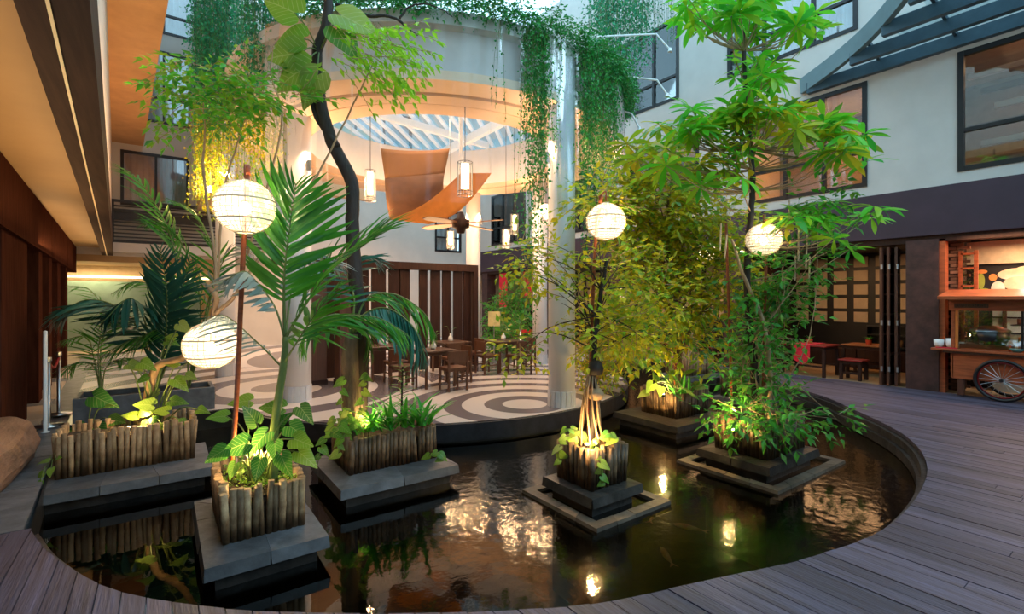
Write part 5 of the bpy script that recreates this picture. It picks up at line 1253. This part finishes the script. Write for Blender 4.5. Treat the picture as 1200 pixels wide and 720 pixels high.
# front red table at px 935-988, y 408-448
tx_, ty_ = 12.55, 5.35
low_table('low dark table with red top and red runner at the doorway of the dining room', tx_, ty_, .8, 1.0, .72)
rn = MB(); x0 = tx_-.41; y0, y1 = ty_-.18, ty_+.18
rn.box(x0,tx_+.41,y0,y1,.722,.726); rn.add([(x0-.006,y0,.726),(x0-.006,y1,.726),(x0-.006,y1,.36),(x0-.006,ty_,.26),(x0-.006,y0,.36),(x0,y0,.726),(x0,y1,.726),(x0,y1,.36),(x0,ty_,.26),(x0,y0,.36)],[(0,1,2,3,4),(9,8,7,6,5),(0,5,6,1),(1,6,7,2),(2,7,8,3),(3,8,9,4),(4,9,5,0)])
q = build(rn, 'table_runner', M_CLOTH); tag(q, 'bright red pointed table runner over the low table at the doorway', 'table runner')
def potlet(label, p):
    t = thing('table_pot', label, 'pot', p); build(MB().lathe([(0,0),(.055,0),(.065,.11),(.055,.11),(.05,.02)], p, 14), 'pot_body', mat('orange_red_pot', (.6,.08,.03), .4), t)
    for i in range(9):
        a = i*2.4; leaf_at(ME_ST[1], 'leaf', t, Vector(p)+Vector((0,0,.09)), Vector((math.cos(a)*.6,math.sin(a)*.6,1)), UP, .15, 1.2)
potlet('small red pot with a plant on the red runner', (tx_,ty_,.727))
low_table('small square stool with red seat beside the folded doors', 12.5, 4.42, .46,.46,.45, name='stool', cat='stool')
low_table('second dining table with an orange-lit top beside the folded doors', 13.75, 4.55, .8,.9,.70, mat('orange_brown_top', (.35,.12,.04), .3))
potlet('small potted plant on the second dining table', (13.75,4.55,.70))
low_table('red seated bench left of the doorway table', 12.6, 6.15, .45,.5,.45, name='stool', cat='stool')
# tables of the next bay seen through the leaves
low_table('red topped table of the next bay seen through the leaves', 12.6, 8.6, .8,.9,.72)
rn = MB().box(12.18,13.01,8.42,8.78,.722,.726).box(12.17,12.18,8.42,8.78,.38,.726); q = build(rn, 'table_runner', M_CLOTH); tag(q, 'red runner on the table of the next bay behind the leaves', 'table runner')
low_table('red stool of the next bay, right of its table', 12.6, 7.75, .42,.42,.45, name='stool', cat='stool')
low_table('red stool of the next bay, left of its table', 12.6, 9.5, .42,.42,.45, name='stool', cat='stool')
# red hangings far behind the columns
for i, (px, lab) in enumerate([(590,'left'),(619,'right')]):
    X_ = (px-600)/F; dep = (XR+.02)/(X_*CT+ST); yy = -X_*dep*ST+dep*CT; q = build(MB().box(XR+.0,XR+.03,yy-.3,yy+.3,1.35 if i == 0 else 1.8,2.91), 'red_banner', M_CLOTH); tag(q, ['narrow red hanging seen far behind the olive shrub','brighter red hanging beside the vine-hung column, far behind'][i], 'banner')
# ------------------------------------------------------------------ food cart bay
struct(MB().box(XR+.5,XR+.9,2.66,2.98,0,3.0), 'wall_brick_core', M_PLUM); bw_ = bpy.data.objects['wall_brick_core']
M_BRK = mat('red_brown_brick', (.26,.12,.07), .85, var=.25, rand=.4, scale=8, bump=.4)
brk = [MB().box(0,.04,0,.19,0,.055).mesh('brick', M_BRK)]
for r_ in range(44):
    for c_ in range(4):
        y = 2.62+c_*.2-(.1 if r_%2 else 0); 
        if y+.19 > 3.0 or y < 2.5: continue
        M = Matrix.Translation((XR+.46+R.uniform(-.012,.012),y,r_*.067+.01)); place(brk[0],'brick',bw_,None,M=M)
struct(MB().box(XR+1.3,XR+1.4,-1.0,2.9,0,3.0), 'wall_cart_bay', M_DARK)
mu_ = thing('mural', 'black mural panel with a simple painted cook shape above the food cart', 'mural', (XR+1.28,1.4,2.0))
YM = XR+1.285
def flat(name, pts, m_, off):
    c0 = [(YM-off, y, z) for y, z in pts]; n_ = len(c0); mb = MB().add(c0+[(YM-off+.004,y,z) for _,y,z in c0],[tuple(range(n_)),tuple(range(n_,2*n_))[::-1]]+[(i,(i+1)%n_,(i+1)%n_+n_,i+n_) for i in range(n_)]); return build(mb, name, m_, mu_)
def ell(cy,cz,a,b_,n_=20): return [(cy+a*math.cos(2*PI*k/n_),cz+b_*math.sin(2*PI*k/n_)) for k in range(n_)]
flat('board', [(-.6,1.75),(2.62,1.75),(2.62,2.49),(-.6,2.49)], mat('mural_black', (.015,.015,.02), .5), .01)
M_CRM = mat('mural_cream', (.85,.66,.5), .6); M_SKN = mat('mural_peach', (.80,.48,.28), .6); M_MRD = mat('mural_red', (.75,.03,.02), .6); M_MGR = mat('mural_green', (.35,.4,.06), .6); M_MOR = mat('mural_orange', (.8,.3,.08), .6)
flat('painted_cap', ell(1.98,2.27,.30,.12), M_CRM, .018); flat('painted_cap', ell(1.85,2.33,.2,.10), M_CRM, .019)
flat('painted_face', ell(1.98,2.09,.22,.14), M_SKN, .022)
flat('painted_scarf', ell(2.02,1.90,.34,.07), M_MRD, .026); flat('painted_sleeve', ell(2.27,2.0,.10,.14), M_CRM, .024)
flat('painted_ladle', ell(2.34,2.22,.06,.07), M_MOR, .028)
flat('painted_vegetable', ell(2.52,2.15,.06,.16), M_MGR, .02); flat('painted_vegetable', ell(2.48,1.93,.11,.08), M_MGR, .022); flat('painted_vegetable', ell(2.50,2.34,.08,.04), M_MOR, .024)
sb_ = build(MB().box(XR+1.2,XR+1.26,-.6,2.75,2.49,2.94), 'blank_board', mat('beige_board', (.62,.52,.40), .7)); tag(sb_, 'plain pale board above the black mural', 'board')
kh = thing('kitchen_counter', 'pale blue lit kitchen counter seen through the glass case of the cart', 'counter', (XR+1.25,.9,1.0))
M_PBL = mat('pale_blue_counter', (.55,.68,.72), .4, var=.1)
build(MB().box(XR+1.0,XR+1.28,-.6,2.3,0,1.62), 'counter_body', M_PBL, kh)
for z in (1.12,1.42,1.58): build(MB().box(XR+.97,XR+1.0,-.6,2.3,z,z+.03), 'shelf_edge', M_DARK, kh)
for y in (.1,.9,1.4,1.75,2.1): build(MB().box(XR+.96,XR+1.0,y,y+.06,.9,1.62), 'divider', M_BROWN, kh)
cs = thing('window_shutter', 'open teak casement with small panes between brick pier and mural', 'casement', (XR+.44,2.5,1.8))
for y in (2.40,2.62): build(MB().box(XR+.42,XR+.46,y,y+.06,1.2,2.72), 'stile', M_RED, cs)
for z in (1.2,1.62,2.02,2.36,2.64): build(MB().box(XR+.42,XR+.46,2.44,2.65,z,z+.04), 'glazing_bar', M_RED, cs)
build(MB().box(XR+.435,XR+.44,2.46,2.62,1.25,2.66), 'pane', M_PANE, cs)
# the cart
CXx = 11.90; y0, y1 = -.2, 2.75
ct = thing('food_cart', 'red teak food cart with glass case and spoked wheel at the right edge', 'food cart', (12.3,1.3,0))
B_ = lambda n_,a,b_,c_,d_,e,f,m_=M_RED,bev=.004: build(MB().box(a,b_,c_,d_,e,f), n_, m_, ct, bevel=bev)
B_('body_panel',CXx+.03,CXx+.06,y0,y1-.12,.34,.80); B_('body_panel',CXx+.65,CXx+.68,y0,y1-.12,.34,.80); B_('end_panel',CXx+.03,CXx+.68,y1-.14,y1-.10,.34,.80); B_('cart_floor',CXx+.03,CXx+.68,y0,y1-.12,.32,.35)
B_('counter',CXx-.06,CXx+.75,y0-.1,y1+.17,.83,.87)
B_('counter_edge',CXx-.03,CXx+.0,y0,y1,.79,.83,M_BROWN)
for (x,y) in ((CXx+.02,y1-.16),(CXx+.66,y1-.16),(CXx+.02,y0),(CXx+.66,y0)): B_('corner_post',x,x+.05,y,y+.05,.87,1.78)
B_('corner_post',CXx+.02,CXx+.06,y1-.21,y1-.165,.87,1.62,mat('orange_teak', (.6,.18,.04), .35))
B_('header_board',CXx+.0,CXx+.03,y0,y1-.08,1.58,1.80); B_('header_board',CXx+.7,CXx+.72,y0,y1-.08,1.58,1.80)
q = B_('name_plate',CXx-.015,CXx-.001,y1-.62,y1-.16,1.63,1.71,M_BROWN)
mb = MB(); yy = y1-.19
for w_ in (6,6):
    for k in range(w_):
        h_ = R.choice((.022,.03,.02)); mb.box(CXx-.018,CXx-.0155,yy-.016,yy-.008,1.655,1.655+h_+.012); mb.box(CXx-.018,CXx-.0155,yy-.026,yy-.008,1.655+h_*R.choice((.2,.6,1)),1.661+h_*R.choice((.2,.6,1))+.004); yy -= .031
    yy -= .03
build(mb, 'worn_lettering', M_DARK, ct)
rf_ = MB().add([(CXx-.28,y0-.3,1.78),(CXx-.28,y1+.02,1.78),(CXx+.36,y1+.0,1.92),(CXx+.36,y0-.3,1.92),(CXx+1.0,y1+.12,1.78),(CXx+1.0,y0-.3,1.78)]+[(CXx-.28,y0-.3,1.84),(CXx-.28,y1+.02,1.84),(CXx+.36,y1+.0,1.97),(CXx+.36,y0-.3,1.97),(CXx+1.0,y1+.12,1.84),(CXx+1.0,y0-.3,1.84)],
   [(0,1,2,3),(3,2,4,5),(6,9,8,7),(9,11,10,8),(0,6,7,1),(4,10,11,5),(1,7,8,2),(2,8,10,4),(0,3,9,6),(3,5,11,9)])
build(rf_, 'roof', M_RED, ct)
B_('glass_pane',CXx+.035,CXx+.04,y0+.05,y1-.2,.9,1.58,M_PANE,0)
for y in (1.7,.7): B_('glass_bar',CXx+.025,CXx+.05,y,y+.03,.9,1.58,M_DARK,0)
B_('case_shelf',CXx+.3,CXx+.62,y0,1.9,1.32,1.335,M_DARK,0)
B_('tray_box',CXx+.04,CXx+.5,1.88,y1-.22,.87,.97)
B_('lit_step',CXx+.25,CXx+.6,y0,1.8,.87,1.12,mat('orange_step', (.75,.3,.07), .5))
for y in (y1-.28,.0): B_('leg',CXx+.05,CXx+.13,y,y+.09,0.02,.34,M_BROWN)
wh_ = Vector((CXx-.03,1.96,.37)); rr = .345
build(MB().tube([wh_+Vector((0,rr*math.cos(2*PI*i/36),rr*math.sin(2*PI*i/36))) for i in range(37)], .028, 8, cap=False), 'tyre', M_DARK, ct, smooth=True)
build(MB().tube([wh_+Vector((0,(rr-.04)*math.cos(2*PI*i/36),(rr-.04)*math.sin(2*PI*i/36))) for i in range(37)], .013, 6, cap=False), 'wheel_rim', mat('dark_red_rim', (.20,.01,.01), .35, .3), ct, smooth=True)
for i in range(18):
    a = 2*PI*i/18; build(MB().tube([wh_,wh_+Vector((0,(rr-.04)*math.cos(a),(rr-.04)*math.sin(a)))], .0035, 4), 'spoke', M_METAL, ct)
build(MB().tube([wh_+Vector((-.05,0,0)),wh_+Vector((.75,0,0))], .03, 10), 'axle', M_DARK, ct)
build(MB().tube([wh_+Vector((.72,rr*math.cos(2*PI*i/36),rr*math.sin(2*PI*i/36))) for i in range(37)], .028, 8, cap=False), 'tyre', M_DARK, ct, smooth=True)
# things on the cart
pt = thing('cooking_pot', 'black round pot with a shiny lid under the glass of the food cart', 'pot', (CXx+.27,2.16,.97))
build(MB().lathe([(0,0),(.20,.0),(.26,.10),(.27,.24),(.26,.24)], (CXx+.27,2.16,.97), 28), 'pot_body', M_DARK, pt, smooth=True)
build(MB().lathe([(.28,.24),(.26,.27),(.12,.33),(0,.345)], (CXx+.27,2.16,.97), 28), 'lid', M_METAL, pt, smooth=True); build(MB().lathe([(0,.34),(.03,.345),(.03,.38),(0,.385)], (CXx+.27,2.16,.97), 12), 'lid_knob', M_DARK, pt)
ld = thing('ladle_rest', 'dark ladle lying before the black pot', 'ladle', (CXx+.1,2.0,.975)); build(MB().tube([(CXx+.06,1.92,.985),(CXx+.1,2.2,.985)], .015, 8), 'handle', M_DARK, ld); build(MB().lathe([(0,0),(.04,.01),(.05,.03)], (CXx+.1,2.23,.972), 12), 'bowl', M_METAL, ld)
def bowl(label, p, r_, m_, food):
    t = thing('bowl', label, 'bowl', p); build(MB().lathe([(0,0),(r_*.5,0),(r_*.85,r_*.35),(r_,r_*.62),(r_*.93,r_*.62),(r_*.8,r_*.4)], p, 20), 'bowl_body', m_, t, smooth=True); build(MB().lathe([(0,r_*.62),(r_*.6,r_*.55),(r_*.85,r_*.45)], p, 16), 'food', food, t, smooth=True)
M_TEALC = mat('teal_glaze', (.12,.32,.34), .2); M_GRNC = mat('dark_green_glaze', (.05,.12,.08), .2); M_YEL = mat('yellow_food', (.7,.45,.08), .7, var=.2, scale=30); M_GRF = mat('green_food', (.3,.4,.05), .7, var=.3, scale=30)
bowl('teal bowl of yellow food on the front edge of the cart counter', (CXx+.0+.06,1.78,.871), .10, M_TEALC, M_YEL)
bowl('dark green bowl beside the teal bowl on the cart counter', (CXx+.06,1.55,.871), .10, M_GRNC, M_GRF)
bowl('third bowl at the right end of the cart counter', (CXx+.06,1.32,.871), .10, M_TEALC, M_YEL)
bowl('yellow dish on the lit orange step of the cart', (CXx+.36,1.66,1.121), .09, M_YEL, M_YEL); bowl('green bowl on the lit orange step of the cart', (CXx+.36,1.40,1.121), .10, M_GRNC, M_YEL)
bowl('stack-top grey bowl on the glass case shelf', (CXx+.42,1.35,1.336), .09, M_DARK, M_SOIL)
for i, y in enumerate((1.8,1.62,1.1,.9)):
    q = build(MB().lathe([(0,0),(.04,0),(.045,.1),(.0,.1)], (CXx+.45,y,1.336), 12), 'spice_jar', mat('terracotta', (.35,.13,.06), .6), smooth=True); tag(q, ['leftmost','second','third','rightmost'][i]+' small brown jar on the upper shelf of the cart case', 'jar', 'jars in the glass case of the cart')
for i, (y,n_) in enumerate(((2.84,4),(2.66,5),(2.53,3))):
    q = MB().lathe([(0,0),(.045,0),(.075,.05),(.08,.05*n_*.6+.03),(.07,.05*n_*.6+.03),(.06,.06)], (CXx+.12,y,.871), 18)
    o = build(q, 'bowl_stack', M_WHITE, smooth=True); tag(o, ['leftmost stack of white cups at the end of the cart counter','middle stack of white cups on the cart counter','rightmost stack of white cups beside the cart post'][i], 'cups')
q = build(MB().box(CXx-.04,CXx+.03,2.55,2.85,.872,.89), 'red_tray', M_CLOTH); tag(q, 'small red tray before the white cups', 'tray')
# ------------------------------------------------------------------ fish
M_KOI = mat('orange_koi', (.8,.15,.03), .4, col2=(.85,.7,.5), scale=9)
for i, (px,py,a) in enumerate([(765,604,.5),(805,618,2.0),(780,650,1.0)]):
    p = G(px,py,-.36); d_ = Vector((math.cos(a),math.sin(a),0)); s_ = Vector((-d_.y,d_.x,0)); t = thing('koi_fish', ['red koi nearest the middle planter','orange koi right of the middle planter','faint koi nearest the deck edge'][i], 'fish', p)
    build(MB().tube([p-d_*.14,p-d_*.08,p,p+d_*.07,p+d_*.12], [.006,.018,.028,.024,.006], 10), 'body', M_KOI, t, smooth=True)
    build(MB().add([p-d_*.12,p-d_*.20+s_*.04,p-d_*.17,p-d_*.20-s_*.04],[(0,1,2),(0,2,3)]), 'tail', M_KOI, t)
# ------------------------------------------------------------------ room lights and added fill lamps
light('wing_ceiling_fill', 'AREA', (LX(-.72,6),6,2.7), 14, (1,.62,.28), .15, rot=(PI,0,0), sizey=9)  # unseen upward strips added to light the wing ceiling, no fixture
light('wing_ceiling_fill', 'AREA', (LX(-.72,15),15,2.7), 12, (1,.62,.28), .15, rot=(PI,0,0), sizey=8)
light('overhang_uplight', 'AREA', (LX(.25,12),12,4.2), 40, (1,.52,.22), .1, rot=(PI,0,0), sizey=12)
light('recess_light', 'AREA', (-2,YB+1.5,2.9), 45, (1,.75,.40), 1.5, sizey=1)
light('lobby_light', 'AREA', (5.5,17.0,4.6), 110, (1,.50,.22), 3)
light('lobby_floor_wash', 'AREA', (3.0,17.5,3.0), 32, (1,.66,.36), 3)
light('dining_light', 'AREA', (XR+1.6,5.2,2.9), 13, (1,.55,.25), .8, sizey=2.2)
light('dining_light', 'AREA', (XR+1.6,9.2,2.9), 16, (1,.55,.25), .8, sizey=2.2)
light('dining_light', 'AREA', (XR+1.6,13.5,2.9), 16, (1,.55,.25), .8, sizey=3)
light('cart_bay_light', 'AREA', (XR+.65,1.6,2.85), 14, (1,.62,.32), .5, sizey=1.4)
light('cart_case_fill', 'POINT', (CXx+.3,.8,1.52), 12, (1,.62,.30), .04)  # added fill, brightens the dim inside of the glass case
light('upper_room_light', 'AREA', (XR+1.8,5.4,6.6), 48, (1,.58,.26), 1.5, sizey=2)
light('upper_room_light', 'AREA', (XR+1.8,1.2,6.6), 11, (1,.58,.28), 1.5, sizey=2)
light('upper_room_light', 'AREA', (XR+1.8,9.4,6.6), 13, (1,.6,.3), 1.5, sizey=2)
for i, (px,py,dd_) in enumerate([(266,206,9.6),(246,222,9.6)]):
    c = P(px,py,dd_); q = build(MB().lathe([(0,-.06),(.05,-.03),(.055,.02),(.03,.06),(0,.07)], c, 12), 'globe_lamp', M_BULB, smooth=True); tag(q, ['bright globe lamp glowing among the golden creepers','dimmer globe lamp lower left among the golden creepers'][i], 'lamp')
    build(MB().tube([c+Vector((0,0,.06)),(c.x,c.y,7.9)], .005, 4), 'lamp_cord', M_DARK, q)
    light('creeper_lamp', 'POINT', c+Vector((-.08,-.12,0)), 22, (1,.62,.25), .05)

light('kitchen_light', 'AREA', (XR+.85,.9,2.3), 16, (.8,.9,1), .3, sizey=2)
light('cart_front_fill', 'AREA', (XR-.25,1.2,2.98), 24, (1,.60,.32), .2, sizey=2.6)  # added fill that brightens the cart front, no fixture there
light('pavilion_fill', 'AREA', (CX,CY,ZT-.3), 90, (1,.62,.34), 2.5)  # unseen area lamp added to lift the light inside the pavilion
light('soffit_fill', 'AREA', (CX,CY,2.9), 80, (1,.56,.27), 3.0, rot=(PI,0,0))  # unseen upward area lamp that brightens the soffit, no cove there
